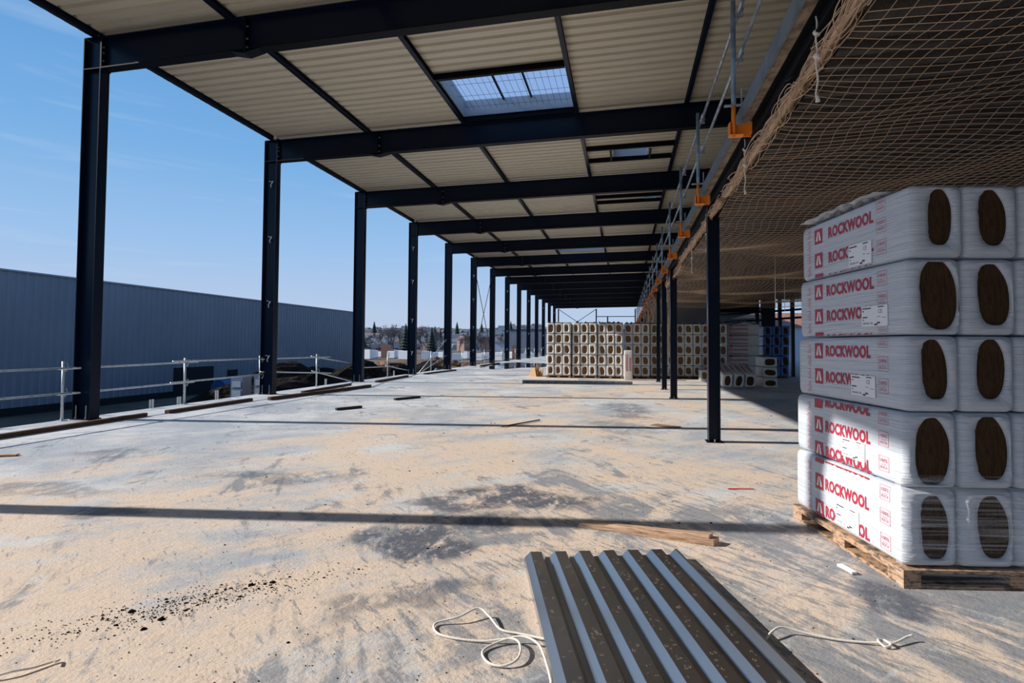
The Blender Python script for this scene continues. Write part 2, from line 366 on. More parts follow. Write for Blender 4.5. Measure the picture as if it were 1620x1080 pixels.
for i, y in enumerate(YF[2:]):
    c = colp if i == 0 else copy_tree(colp)
    c.location = (0, y, 0)
    if i == 0: lab = 'dark steel column out of frame left casting the nearest shadow band'
    elif i == 14: lab = 'last dark steel column at the far end of the left row'
    else: lab = 'dark blue steel edge column, %s from the camera in the left row' % ORD[i-1]
    tag(c, lab, 'column', 'steel columns along the open left side')
    if i and i % 2 == 0:
        for z in (5.9, 4.35, 2.55, 1.05):                 # white cable ties hooked in the web
            if i > 8 and z == 4.35: continue
            mb = MB(); x = -9.62; q = random.uniform(-.02, .02)
            mb.tube([(x-.12, -.03, z+.04+q), (x-.02, -.05, z), (x+.01, -.06, z-.03)], .008, 5)
            mb.tube([(x+.02, -.06, z+.02), (x-.02, -.07, z-.06), (x-.05, -.06, z-.1), (x-.03, -.05, z-.16)], .011, 5)
            t_ = mb.build('cable_tie', label_m, c); t_['label'] = 'white cable tie hanging in the web'
        mb = MB(); mb.tube([(-9.60, 0, 7.06), (-9.60, 0, 7.2)], .05, 12); t_ = mb.build('pipe_stub', label_m, c); t_['label'] = 'short pale pipe stub on the column head'

def make_rafter():
    r = root('steel_rafter', (0, 0, 0))
    mb = MB(); x1 = 15.0; mb.m = 0
    def q(x): return (x-XC1)*SL
    x0 = XC1+.012; w = .2
    for (a, b, c, d) in ((-.006, .006, 6.48, 7.03), (-w/2, w/2, 7.03, 7.05)):
        mb.hexa([(x0, a, c), (x1, a, c+q(x1)), (x1, b, c+q(x1)), (x0, b, c), (x0, a, d), (x1, a, d+q(x1)), (x1, b, d+q(x1)), (x0, b, d)])
    mb.m = 1; a, b, c, d = -w/2, w/2, 6.46, 6.48
    mb.hexa([(x0, a, c), (x1, a, c+q(x1)), (x1, b, c+q(x1)), (x0, b, c), (x0, a, d), (x1, a, d+q(x1)), (x1, b, d+q(x1)), (x0, b, d)])
    mb.build('beam', [steel, steel_d], r)
    mb = MB(); mb.box(XC1, -w/2, 6.44, XC1+.02, w/2, 7.05)
    mb.build('end_plate', steel, r)
    xs = -6.47
    mb = MB(); mb.box(xs-.02, -w/2-.005, 6.41+q(xs), xs+.02, w/2+.005, 7.05+q(xs))
    for s in (-1, 1):
        mb.add([(xs, -.008, 6.40+q(xs)), (xs+s*.26, -.008, 6.46+q(xs)), (xs, -.008, 6.47+q(xs)), (xs, .008, 6.40+q(xs)), (xs+s*.26, .008, 6.46+q(xs)), (xs, .008, 6.47+q(xs))], [(0, 1, 2), (5, 4, 3), (0, 3, 4, 1), (1, 4, 5, 2), (2, 5, 3, 0)])
        mb.hexa([(xs, -w/2, 6.395+q(xs)), (xs+s*.28, -w/2, 6.455+q(xs)), (xs+s*.28, w/2, 6.455+q(xs)), (xs, w/2, 6.395+q(xs)), (xs, -w/2, 6.41+q(xs)), (xs+s*.28, -w/2, 6.465+q(xs)), (xs+s*.28, w/2, 6.465+q(xs)), (xs, w/2, 6.41+q(xs))])
    mb.build('splice_plate', steel_d, r)
    for x, zs in ((xs+.04, (6.55, 6.7, 6.92)), (XC1+.035, (6.6, 6.75, 6.85))):
        for z in zs:
            mb = MB(); mb.tube([(x-.02, -.07, z), (x+.015, -.07, z)], .016, 6); mb.build('bolt', bolt_m, r)
    return r
raf = make_rafter()
for i, y in enumerate(YF):
    c = raf if i == 0 else copy_tree(raf); c.location = (0, y, 0)
    if i < 3: lab = 'dark steel roof rafter above and behind the camera, %s of three' % ORD[i]
    elif i == 16: lab = 'farthest dark steel roof rafter closing the far end of the roof'
    else: lab = 'deep dark steel roof rafter, %s visible one counted from the camera' % ORD[i-3]
    tag(c, lab, 'roof beam', 'roof rafters')

# purlins
PX = [(-9.64, 'outermost along the open left eave'), (-6.82, 'second from the left eave'), (-4.1, 'third from the left eave'), (-1.17, 'fourth from the left eave'), (1.46, 'fifth from the left eave')]
pm = None
mb = MB(); ibeam_y(mb, 0, SP-.02, 0, 0, .122, .09); pmesh = mb.mesh('purlin', steel)
for b in range(1, 10):
    y = YF[b]
    for j, (x, where) in enumerate(PX):
        o = ob('roof_purlin', pmesh); o.location = (x, y+.01, zr(max(x, XC1)) + (.013 if j == 0 else .001))
        bay = 'over the camera' if b < 3 else 'past the %s visible rafter' % ORD[b-3]
        if b == 1: bay = 'behind the camera'
        tag(o, 'roof purlin %s, %s' % (where, bay), 'purlin', 'roof purlins')
# continuous eave line beyond
mb = MB(); ibeam_y(mb, 0, 4*SP-.02, 0, 0, .118, .09); o = mb.build('eave_purlin', steel); o.location = (-9.64, YF[10]+.01, 7.063)
tag(o, 'long dark eave purlin at the far end of the left side', 'purlin')

# roof lights
def skylight(h, big, label, z=7.06):
    x0, x1, y0, y1 = h; r = root('roof_light', ((x0+x1)/2, (y0+y1)/2, DZ), label, 'skylight', 'roof lights')
    hx, hy = (x1-x0)/2, (y1-y0)/2
    hh = .42 if big else .22; e = SL*((x0+x1)/2-XC1)
    mb = MB()
    for (a, b, c, d) in ((-hx, -hy, -hx+.015, hy), (hx-.015, -hy, hx, hy), (-hx+.015, -hy, hx-.015, -hy+.015), (-hx+.015, hy-.015, hx-.015, hy)): mb.box(a, b, e-.02, c, d, hh+e)
    mb.build('upstand', alu, r)
    mb = MB(); mb.box(-hx, -hy, hh+e+.005, hx, hy, hh+.02+e); mb.build('glazing', poly if big else glass, r)
    if big:
        for x in (-.28*hx, .22*hx):
            mb = MB(); mb.box(x-.02, -hy+.02, hh-.06+e, x+.02, hy-.02, hh-.005+e); mb.build('glazing_bar', steel_d, r)
        mb = MB(); k = -hx+.1
        while k < hx: mb.tube([(k, -hy+.02, .18+e), (k, hy-.02, .18+e)], .004, 4); k += .15
        k = -hy+.3
        while k < hy: mb.tube([(-hx+.02, k, .185+e), (hx-.02, k, .185+e)], .004, 4); k += .6
        mb.build('safety_mesh', grid_m, r)
    return r
skylight(HOLES[0], True, 'large bright rooflight with wire safety mesh in the nearest bay')
skylight(HOLES[1], False, 'small blue roof vent window in the second bay')
skylight(HOLES[2], False, 'smallest roof vent window, in the third bay')
skylight(HOLES[3], True, 'far long rooflight seen edge-on between distant rafters')
def trimmer(x0, x1, y, label, w=.09, hgt=.13):
    mb = MB(); ibeam_x(mb, 0, x1-x0, 0, 0, hgt, w, .012, .008, SL); o = mb.build('trimmer_beam', steel_d); o.location = (x0, y, zr(x0, 7.052)); tag(o, label, 'beam', 'rooflight trimmers')
trimmer(-4.05, -1.22, 11.28, 'dark trimmer beam along the near edge of the large rooflight'); trimmer(-4.05, -1.22, 13.57, 'dark trimmer beam between the large rooflight and the second rafter')
trimmer(-1.12, 1.41, 16.44, 'near dark trimmer beside the small roof vent of the second bay', .08); trimmer(-1.12, 1.41, 17.52, 'far dark trimmer beside the small roof vent of the second bay', .08)
trimmer(-1.12, 1.41, 21.94, 'near dark trimmer beside the roof vent of the third bay', .08); trimmer(-1.12, 1.41, 22.78, 'far dark trimmer beside the roof vent of the third bay', .08)
for x, s in ((-.41, 'left'), (.74, 'right')):
    mb = MB(); mb.box(x-.03, 16.5, 7.16, x+.03, 17.46, 7.18); tag(mb.build('trimmer_beam', steel_d), 'short dark trimmer on the %s side of the second bay vent' % s, 'beam', 'rooflight trimmers')

# wall bracing between columns six and seven, roof bracing rods
def rod(name, a, b, r, m, label, cat, group=None):
    mb = MB(); a = Vector(a); b = Vector(b); mb.tube([Vector((0, 0, 0)), b-a], r, 8); o = mb.build(name, m, smooth=True); o.location = a; return tag(o, label, cat, group)
ya, yb = YF[8], YF[9]
rod('brace_rod', (-9.62, ya+.1, 6.3), (-9.62, yb-.1, .3), .022, steel, 'dark diagonal brace rod falling away between sixth and seventh columns', 'brace', 'wall bracing')
rod('brace_rod', (-9.68, yb-.1, 6.6), (-9.68, ya+.1, .3), .022, steel, 'dark diagonal brace rod rising away between sixth and seventh columns', 'brace', 'wall bracing')
for n_, (p, q) in enumerate([((-9.2, ya, 6.95), (-4.1, yb, 6.95)), ((-4.1, ya, 6.98), (-9.2, yb, 6.99)), ((-3.9, ya, 7.0), (1.3, yb, 7.02))]):
    rod('brace_rod', (p[0], p[1]-.02, p[2]), (q[0], q[1]+.02, q[2]), .012, steel, 'thin dark roof brace rod in the seventh bay, %s from left' % ORD[n_], 'brace', 'roof bracing')
# far gable
for x, lab in ((-9.15, 'leftmost thin gable post'), (-3.88, 'middle gable post'), (1.4, 'gable post beside the upper floor')):
    mb = MB(); mb.box(-.08, -.08, 0, .08, .08, 6.42 if x < 1 else 6.4); o = mb.build('gable_post', steel); o.location = (x, 77.6, 0); tag(o, 'dark %s at the far end of the hall' % lab, 'post', 'far gable posts')
rod('brace_rod', (-9.15, 77.7, 6.4), (-3.88, 77.7, 2.8), .04, steel, 'far gable cross brace falling to the right', 'brace', 'far gable bracing')
rod('brace_rod', (-3.88, 77.62, 6.4), (-9.15, 77.62, 2.8), .04, steel, 'far gable cross brace rising to the right', 'brace', 'far gable bracing')
mb = MB(); mb.tube([(-6.5, 77.7, 4.6), (-6.5, 77.95, 4.6)], .16, 10); tag(mb.build('brace_joint', steel), 'round plate where the far gable braces cross', 'plate')
rod('gable_rail', (-3.95, 77.66, 5.35), (1.45, 77.66, 5.35), .05, steel, 'dark horizontal rail across the far gable', 'rail')
rod('gable_rail_prop', (-2.33, 77.72, 0), (-2.33, 77.72, 5.33), .09, steel, 'short dark post under the far gable rail', 'post')

# ------------------------------------------------------------------ mezzanine posts and edge beam
mb = MB(); ibeam_y(mb, -12, 77, 1.29, 3.50, 3.675, .10, .014, .009)
tag(mb.build('edge_beam', steel_d), 'dark mottled steel edge beam under the upper floor slab', 'beam')
for i, (x, y, w) in enumerate([(1.292, 8.68, .165), (1.287, 15.5, .17), (1.245, 18.5, .15), (1.28, 22.3, .14), (1.3, 30, .16), (1.3, 36, .16), (1.3, 44, .16), (1.3, 52, .16)]):
    r = root('upper_floor_post', (x, y, 0))
    mb = MB(); q = w/2; mb.box(-q, -q, .012, -q+.012, q, 3.495); mb.box(q-.012, -q, .012, q, q, 3.495); mb.box(-q+.012, -.005, .012, q-.012, .005, 3.495); mb.build('shaft', steel, r)
    mb = MB(); mb.box(-q-.03, -q-.03, 0, q+.03, q+.03, .012); mb.build('base_plate', steel_d, r)
    mb = MB(); mb.tube([(0, -q-.012, .012), (0, -q-.012, .05)], .012, 6); mb.build('anchor_bolt', bolt_m, r)
    lab = ['nearest dark post beside the near pack stack, carrying the upper floor', 'second dark post of the upper floor edge, in front of far packs', 'third dark post of the upper floor edge, in front of far packs', 'fourth dark post of the upper floor edge, in front of far packs',
           'fifth upper floor post, behind the far pallets', 'sixth upper floor post, behind the far pallets', 'seventh upper floor post, far behind the pallets', 'last upper floor post at the far end', ][i]
    tag(r, lab, 'post', 'posts under the upper floor edge')

# upper guardrail: bracket, post, rails
GY = [0.2, 3.0, 5.77, 8.5, 11.05, 13.75, 16.5, 19.2, 22.0, 24.8, 27.6, 30.4, 33.2, 36, 39, 42, 45, 48.5, 52]
def make_guard():
    r = root('guardrail_post', (0, 0, 0))
    mb = MB(); mb.box(-.045, -.045, 3.50, -.033, .045, 3.63); mb.box(-.033, .033, 3.50, .17, .045, 3.63); mb.box(-.033, -.045, 3.50, .09, .033, 3.508); mb.box(.155, -.02, 3.52, .17, .033, 3.63); mb.build('clamp_bracket', orange, r)['label'] = 'orange clamp bracket'
    mb = MB(); mb.tube([(.0, -.01, 3.50), (.0, -.01, 3.80)], .022, 10); mb.build('bracket_sleeve', orange, r, True)['label'] = 'orange tube sleeve'
    mb = MB(); mb.tube([(0, -.01, 3.80), (0, -.01, 4.86)], .024, 10); mb.build('upright', blue_galv, r, True)
    mb = MB(); mb.box(-.09, -.03, 3.80, .10, .01, 3.812); mb.box(.07, -.03, 3.812, .08, .01, 3.97); mb.build('toe_board_holder', galv, r)
    for z in (4.32, 4.77):
        mb = MB(); mb.tube([(.02, -.01, z-.05), (.08, -.01, z-.05), (.095, -.01, z), (.08, -.01, z+.04)], .009, 6); mb.box(.02, -.03, z-.065, .10, .02, z-.055); mb.build('rail_hook', galv, r)
    return r
gp = make_guard()
for i, y in enumerate(GY):
    c = gp if i == 0 else copy_tree(gp); c.location = (1.06, y, 0)
    lab = 'guardrail post of the upper floor edge behind the camera, %s one' % ORD[i] if i < 2 else 'blue grey guardrail post in orange clamp, %s visible along the upper floor' % ORD[i-2]
    tag(c, lab, 'guardrail post', 'guardrail posts on the upper floor')
for i in range(len(GY)-1):
    for z, nm in ((4.31, 'lower'), (4.76, 'upper')):
        d0, d1 = random.uniform(-.02, .05), random.uniform(-.02, .05)
        where = 'above the camera' if i < 2 else 'after the %s visible post' % ORD[i-2]
        rod('guardrail_tube', (1.115, GY[i]-.18, z+d0 + .0), (1.125, GY[i+1]+.15, z+d1*.5), .019, galv, '%s galvanised guardrail tube of the upper floor %s' % (nm, where), 'rail', 'rails on the upper floor')

# ------------------------------------------------------------------ safety nets
def sag(x, y):
    u = (x-1.3)/7.5; s = .10*math.sin(PI*min(1, max(0, u)))
    z = 3.36 - s
    z += .035*math.sin(x*1.7+y*.9) * min(1, max(0, (x-1.4)))
    if y > 8: z += -.16*abs(math.sin((y-8)*PI/4.2))**1.5 * min(1, (x-1.2)*1.6)
    z += .02*math.sin(3.1*x + 2.3*y)
    return z
def net(name, x0, x1, y0, y1, cell, r, label):
    mb = MB()
    def P(u, v):
        wx = .045*math.sin(v*2.1 + u*.7) + .03*math.sin(v*5.3+u*1.3)
        wy = .05*math.sin(u*2.7+v*.5) + (.16*math.sin(u*.9)*math.exp(-((v-y0-2)/3)**2))
        pull = .06*math.exp(-(u-x0)*3)*math.sin(v*8)
        return (u+wx*min(1, (u-x0)*2+.1), v+wy+pull, sag(u, v))
    def strand(pts):
        n = 3; vs = []; fs = []
        for i, p in enumerate(pts):
            a = Vector(pts[min(i+1, len(pts)-1)])-Vector(pts[max(0, i-1)]); a.normalize()
            s = a.cross(Vector((0, 0, 1))).normalized(); p = Vector(p)
            vs += [p+s*r, p-s*r*.5+Vector((0, 0, r*.87)), p-s*r*.5-Vector((0, 0, r*.87))]
        for i in range(len(pts)-1):
            for k in range(3): fs.append((i*3+k, i*3+(k+1) % 3, i*3+3+(k+1) % 3, i*3+3+k))
        mb.add(vs, fs)
    u = x0
    while u < x1:
        strand([P(u, y0 + (y1-y0)*i/int((y1-y0)/.14)) for i in range(int((y1-y0)/.14)+1)]); u += cell
    v = y0
    while v < y1:
        strand([P(x0 + (x1-x0)*i/int((x1-x0)/.14), v) for i in range(int((x1-x0)/.14)+1)]); v += cell
    o = mb.build(name, net_m); return tag(o, label, 'safety net')
net('safety_net', 1.36, 9.3, 1.2, 16.0, .105, .0028, 'tan safety net slung close under the near part of the upper floor')
net('safety_net', 1.45, 8.6, 16.2, 26.5, .12, .0036, 'farther tan safety net sagging under the upper floor past the posts')
def bundle(name, y0, y1, label, x=1.29, z=3.39, fat=.085, n=44, sag_=.0):
    mb = MB()
    for k in range(n):
        a = random.uniform(0, 6.28); ph = random.uniform(0, 9); pts = []; m = int((y1-y0)/.055)
        fr = random.uniform(4, 11); rr = fat*random.uniform(.3, 1)
        for i in range(m+1):
            y = y0+(y1-y0)*i/m; t = i/m
            R = rr*(.7+.5*math.sin(fr*y*.8+ph)); an = a + 1.6*math.sin(y*fr*.5+ph) + y*.8
            pts.append((x+R*math.cos(an)*.8, y+.03*math.sin(fr*2*y+ph), z - sag_*math.sin(PI*t) + R*math.sin(an)*1.1))
        mb.tube(pts, .004, 3)
    mb.tube([(x, y0+(y1-y0)*i/30, z-.02-sag_*math.sin(PI*i/30)) for i in range(31)], .02, 6)
    return tag(mb.build(name, net_m), label, 'net', 'gathered net edges')
bundle('net_edge_roll', 2.2, 7.6, 'thick gathered roll of tan net along the near slab edge')
bundle('net_edge_roll', 7.75, 13.2, 'second gathered roll of tan net past the nearest dark post', x=1.26, z=3.36, fat=.08)
bundle('net_edge_roll', 13.4, 18.2, 'third gathered roll of tan net beyond the second post', x=1.3, z=3.3, fat=.10, n=18)
# hanging gathered net behind the posts
mb = MB()
for k in range(30):
    a = random.uniform(0, 6.28); ph = random.uniform(0, 9)
    mb.tube([(1.55+.11*math.cos(a+.5*math.sin(i*.5+ph)), 19.6+.11*math.sin(a+i*.2), 3.25-i*.062) for i in range(36)], .006, 3)
tag(mb.build('hanging_net', net_m), 'bunched tan net hanging down between the second and third posts', 'net')
for i, (y, z1) in enumerate([(25.0, 2.6), (28.0, 2.5)]):
    mb = MB()
    for k in range(20):
        a = random.uniform(0, 6.28); ph = random.uniform(0, 9)
        mb.tube([(1.2+(.3-.006*j)*math.cos(a+.4*math.sin(j*.4+ph)), y+.3*math.sin(a+j*.1), 3.5-j*(3.5-z1)/20) for j in range(21)], .009, 3)
    tag(mb.build('hanging_net', net_m), '%s sagging net bunch on the far upper floor edge' % ('nearer', 'farther')[i], 'net')
# white tie ropes
TIES = [(1.25, 3.95, 3.62, 3.06, 'longest, at the top of the picture'), (1.25, 6.2, 3.62, 3.05, 'under the nearest visible clamp'), (1.30, 9.4, 3.5, 2.95, 'just past the nearest post'), (1.32, 11.6, 3.45, 2.9, 'between the nearest and second posts'), (1.2, 16.6, 3.5, 2.7, 'beyond the second post')]
for i, (x, y, z0, z1, wh) in enumerate(TIES):
    mb = MB(); m = 14
    mb.tube([(x+.006*math.sin(k*1.3), y+.006*math.cos(k), z0+(z1-z0)*k/m) for k in range(m+1)], .0065, 6)
    for zk in (z0-.12, (z0+z1)/2):
        mb.tube([(x+.016*math.cos(k*.9), y+.016*math.sin(k*.9), zk+.012*math.sin(k*.7)) for k in range(15)], .008, 6)
    mb.tube([(x+.003, y, z1+.02), (x+.004, y, z1-.02)], [.009, .016], 7)
    tag(mb.build('tie_rope', rope_m, smooth=True), 'white knotted tie rope hanging from the net edge, %s' % wh, 'rope', 'white tie ropes')
for x, y, z0, z1, wh in ((3.6, 14.5, 3.61, 2.35, 'left of the dark far stack'), (4.6, 17.5, 3.61, 2.45, 'above the dark far stack'), (5.6, 18.5, 3.61, 2.55, 'above the right end of the dark stack')):
    rod('tie_rope', (x, y, z1), (x, y, z0), .008, rope_m, 'thin pale cord hanging under the net, %s' % wh, 'rope', 'cords under the net')

# ------------------------------------------------------------------ insulation packs
def superpt(a, c, th, n):
    cx, sz = math.cos(th), math.sin(th)
    return (a*math.copysign(abs(cx)**(2/n), cx), c*math.copysign(abs(sz)**(2/n), sz))
def holept(a, c, th, P):
    ox, oz, hw, hh, n, lean, cut = P
    x, z = superpt(hw, hh, th, n)
    x += lean*z
    if x > 0 and z > 0: x *= 1-cut*(z/hh)**2
    if x > 0 and z < 0: x *= 1-.25*cut*(z/hh)**2
    return (ox+x, oz+z)
def pack_meshes(wd, ln, ht, seed, N_=32, fm=film, wm=wool, detail=True, hl=None):
    rnd = random.Random(seed); a, c = wd/2-.003, ht/2-.003; r = .035
    loops = []
    def mk(P, side):
        out = []
        for (t, dy) in ((0, .020), (.0, .008), (.35, .001), (.75, -.004), (.93, .004)):
            L = []
            for k in range(N_):
                th = 2*PI*k/N_; hx, hz_ = holept(a, c, th, P); ex, ez = superpt(a-.02, c-.02, th, 9)
                wob = rnd.uniform(-.004, .004) if .1 < t < .9 and detail else 0
                jx = rnd.uniform(-.003, .003) if t == 0 and dy < .01 else 0
                L.append((hx*(1-t)+ex*t+jx, dy+wob, hz_*(1-t)+ez*t))
            out.append(L)
        return out
    def hole():
        return (rnd.uniform(-.012, .012)*wd/.3, rnd.uniform(-.01, .01), a*rnd.uniform(.42, .66), c*rnd.uniform(.62, .82), rnd.uniform(2.3, 3.6), rnd.uniform(-.12, .10), rnd.uniform(.1, .55))
    f = mk(hl or hole(), 0); loops += [[(x, y, z) for x, y, z in L] for L in f]
    for (y, s) in ((.012, .0), (r, 1), (ln*.25, 1.), (ln*.5, 1.), (ln*.75, 1.), (ln-r, 1), (ln-.012, 0)):
        L = []
        for k in range(N_):
            x, z = superpt(a-(.008 if s == 0 else 0), c-(.008 if s == 0 else 0), 2*PI*k/N_, 11); L.append((x, y, z))
        loops.append(L)
    bk = mk(hole(), 1); loops += [[(x, ln-y, z) for x, y, z in L] for L in reversed(bk)]
    mb = MB(); vs = [(x, y, z+ht/2) for L in loops for x, y, z in L]; fs = []
    for i in range(len(loops)-1):
        for k in range(N_): fs.append((i*N_+k, i*N_+(k+1) % N_, (i+1)*N_+(k+1) % N_, (i+1)*N_+k))
    mb.add(vs, fs); wr = mb.mesh('wrapper', fm, True)
    mb = MB(); n = 16; vs = []
    for y in (.023, ln-.023): vs += [(superpt(a*.93, c*.93, 2*PI*k/n, 9)[0], y, superpt(a*.93, c*.93, 2*PI*k/n, 9)[1]+ht/2) for k in range(n)]
    mb.add(vs, [tuple(range(n)), tuple(range(2*n-1, n-1, -1))]+[(k, n+k, n+(k+1) % n, (k+1) % n) for k in range(n)])
    return wr, mb.mesh('wool_slabs', wm)
def pack(loc, meshes, rz=0, rx=0, ry=0):
    r = root('insulation_pack', loc); r.rotation_euler = (rx, ry, rz)
    ob('wrapper', meshes[0], r); ob('wool_slabs', meshes[1], r)
    return r
# lettering
def text_mesh(s, bold=.0):
    cu = bpy.data.curves.new('t', 'FONT'); cu.body = s; cu.size = 1; cu.offset = bold; cu.resolution_u = 3; cu.space_character = 1.08 if bold else 1
    o = bpy.data.objects.new('t', cu); col.objects.link(o)
    dg = bpy.context.evaluated_depsgraph_get(); me = bpy.data.meshes.new_from_object(o.evaluated_get(dg))
    vs = [tuple(v.co) for v in me.vertices]; fs = [tuple(p.vertices) for p in me.polygons]
    bpy.data.objects.remove(o); bpy.data.meshes.remove(me); bpy.data.curves.remove(cu)
    x0 = min(v[0] for v in vs); x1 = max(v[0] for v in vs); y0 = min(v[1] for v in vs); y1 = max(v[1] for v in vs)
    return [((v[0]-x0)/(x1-x0), (v[1]-y0)/(y1-y0)) for v in vs], fs
T_BIG = text_mesh('ROCKWOOL', .045); T_100 = text_mesh('100%', .01); T_L = text_mesh('Lana de', .0); T_R = text_mesh('ROCA', .01); T_Q = text_mesh('ROCCIA', .01)
T_NUM = text_mesh('100-060-120', .01); T_CE = text_mesh('CE', 0)
class Printer:            # draws on a plane: f(u, v, lift) -> point
    def __init__(s, f, zmin=-9, zmax=9): s.f = f; s.mb = MB(); s.zmin = zmin; s.zmax = zmax
    def cl(s, v): return min(max(v, s.zmin), s.zmax)
    def text(s, T, u0, v0, u1, v1, m, l=.0012):
        if v1 < s.zmin or v0 > s.zmax: return
        s.mb.m = m; vs = [s.f(u0+(u1-u0)*a, s.cl(v0+(v1-v0)*b), l) for a, b in T[0]]; s.mb.add(vs, T[1])
    def quad(s, u0, v0, u1, v1, m, l=.0010):
        if v1 < s.zmin or v0 > s.zmax: return
        s.mb.m = m; v0, v1 = s.cl(v0), s.cl(v1); s.mb.add([s.f(u0, v0, l), s.f(u1, v0, l), s.f(u1, v1, l), s.f(u0, v1, l)], [(0, 1, 2, 3)])
    def poly(s, pts, m, l=.0014):
        s.mb.m = m; s.mb.add([s.f(u, s.cl(v), l) for u, v in pts], [tuple(range(len(pts)))])
    def logo(s, uc, vc, du, dv):          # red square with white road-like peak
        s.quad(uc-du/2, vc-dv/2, uc+du/2, vc+dv/2, 0)
        if vc+dv*.3 > s.zmax or vc-dv*.35 < s.zmin: return
        P = lambda a, b: (uc+a*du, vc+b*dv)
        s.poly([P(-.34, -.30), P(-.10, -.30), P(-.03, .30), P(-.12, .34)], 1); s.poly([P(.34, -.30), P(.10, -.30), P(.03, .30), P(.12, .34)], 1)
    def frame(s, u0, v0, u1, v1, t, m):
        s.quad(u0, v0, u1, v0+t, m); s.quad(u0, v1-t, u1, v1, m); s.quad(u0, v0, u0+(t if u1 > u0 else -t), v1, m); s.quad(u1-(t if u1 > u0 else -t), v0, u1, v1, m)
    def badge(s, uc, vc, du, dv, T):
        s.frame(uc-du/2, vc-dv/2, uc+du/2, vc+dv/2, .003, 2)
        s.text(T_100, uc-du*.36, vc+dv*.08, uc+du*.36, vc+dv*.32, 2); s.text(T_L, uc-du*.26, vc-dv*.10, uc+du*.22, vc+dv*.01, 2); s.text(T, uc-du*.34, vc-dv*.34, uc+du*.34, vc-dv*.15, 2)
    def part(s, name, parent, lab):
        if s.mb.f: s.mb.build(name, [red, white_p, red_s, ink, label_m], parent)['label'] = lab
        s.mb = MB()

# near stack ------------------------------------------------------------------
NS = root('tmp', (0, 0, 0)); bpy.data.objects.remove(NS)
RZ = math.radians(9.85); O = Vector((1.607, 3.698, 0)); UX = Vector((math.cos(RZ), math.sin(RZ), 0)); UY = Vector((-math.sin(RZ), math.cos(RZ), 0))
LN = 1.32
PW = .327; ZL = [(.112, .462), (.574, .454), (1.028, .462), (1.490, .466), (1.956, .450)]
ROWS = [dict(r=[.388, .189, .59], b=[.509, .36, .206], st=(.72, .44, .30, .15), tx=(.86, .33), bt=[0, 1, 0]),
        dict(r=[1.005, .819, .63], b=[.977, .839, .684], st=(.63, .36, .775, .645), tx=(.85, .30), bt=[1, 1, 0]),
        dict(r=[1.385, 1.19], b=[1.46, 1.31, 1.17], st=(.515, .245, 1.225, 1.085), tx=(.845, .293), bt=[0, 0, 1]),
        dict(r=[1.844, 1.652, 1.47], b=[1.862, 1.727, 1.55], st=(.385, .11, 1.69, 1.555), tx=(.83, .25), bt=[0, 1, 0]),
        dict(r=[2.291, 2.10, 1.935], b=[2.35, 2.214, 2.072], st=(.53, .265, 2.14, 1.985), tx=(.80, .245), bt=[0, 0, 1])]
HB = [[(.132, .298, .532, .157), (.459, .645, .537, .170)], [(.111, .317, .996, .592), (.458, .652, 1.007, .630)], [(.149, .304, 1.465, 1.106), (.474, .648, 1.471, 1.109)],
      [(.145, .368, 1.945, 1.526), (.491, .683, 1.923, 1.554)], [(.202, .348, 2.380, 2.037), (.504, .675, 2.376, 2.034)]]
CUT = [(.5, .45), (.45, .6), (.4, .3), (.3, .6), (.45, .5)]
LEV = ['bottom', 'second', 'third', 'fourth', 'top']; CW = ['left', 'second from left', 'third from left', 'fourth from left']
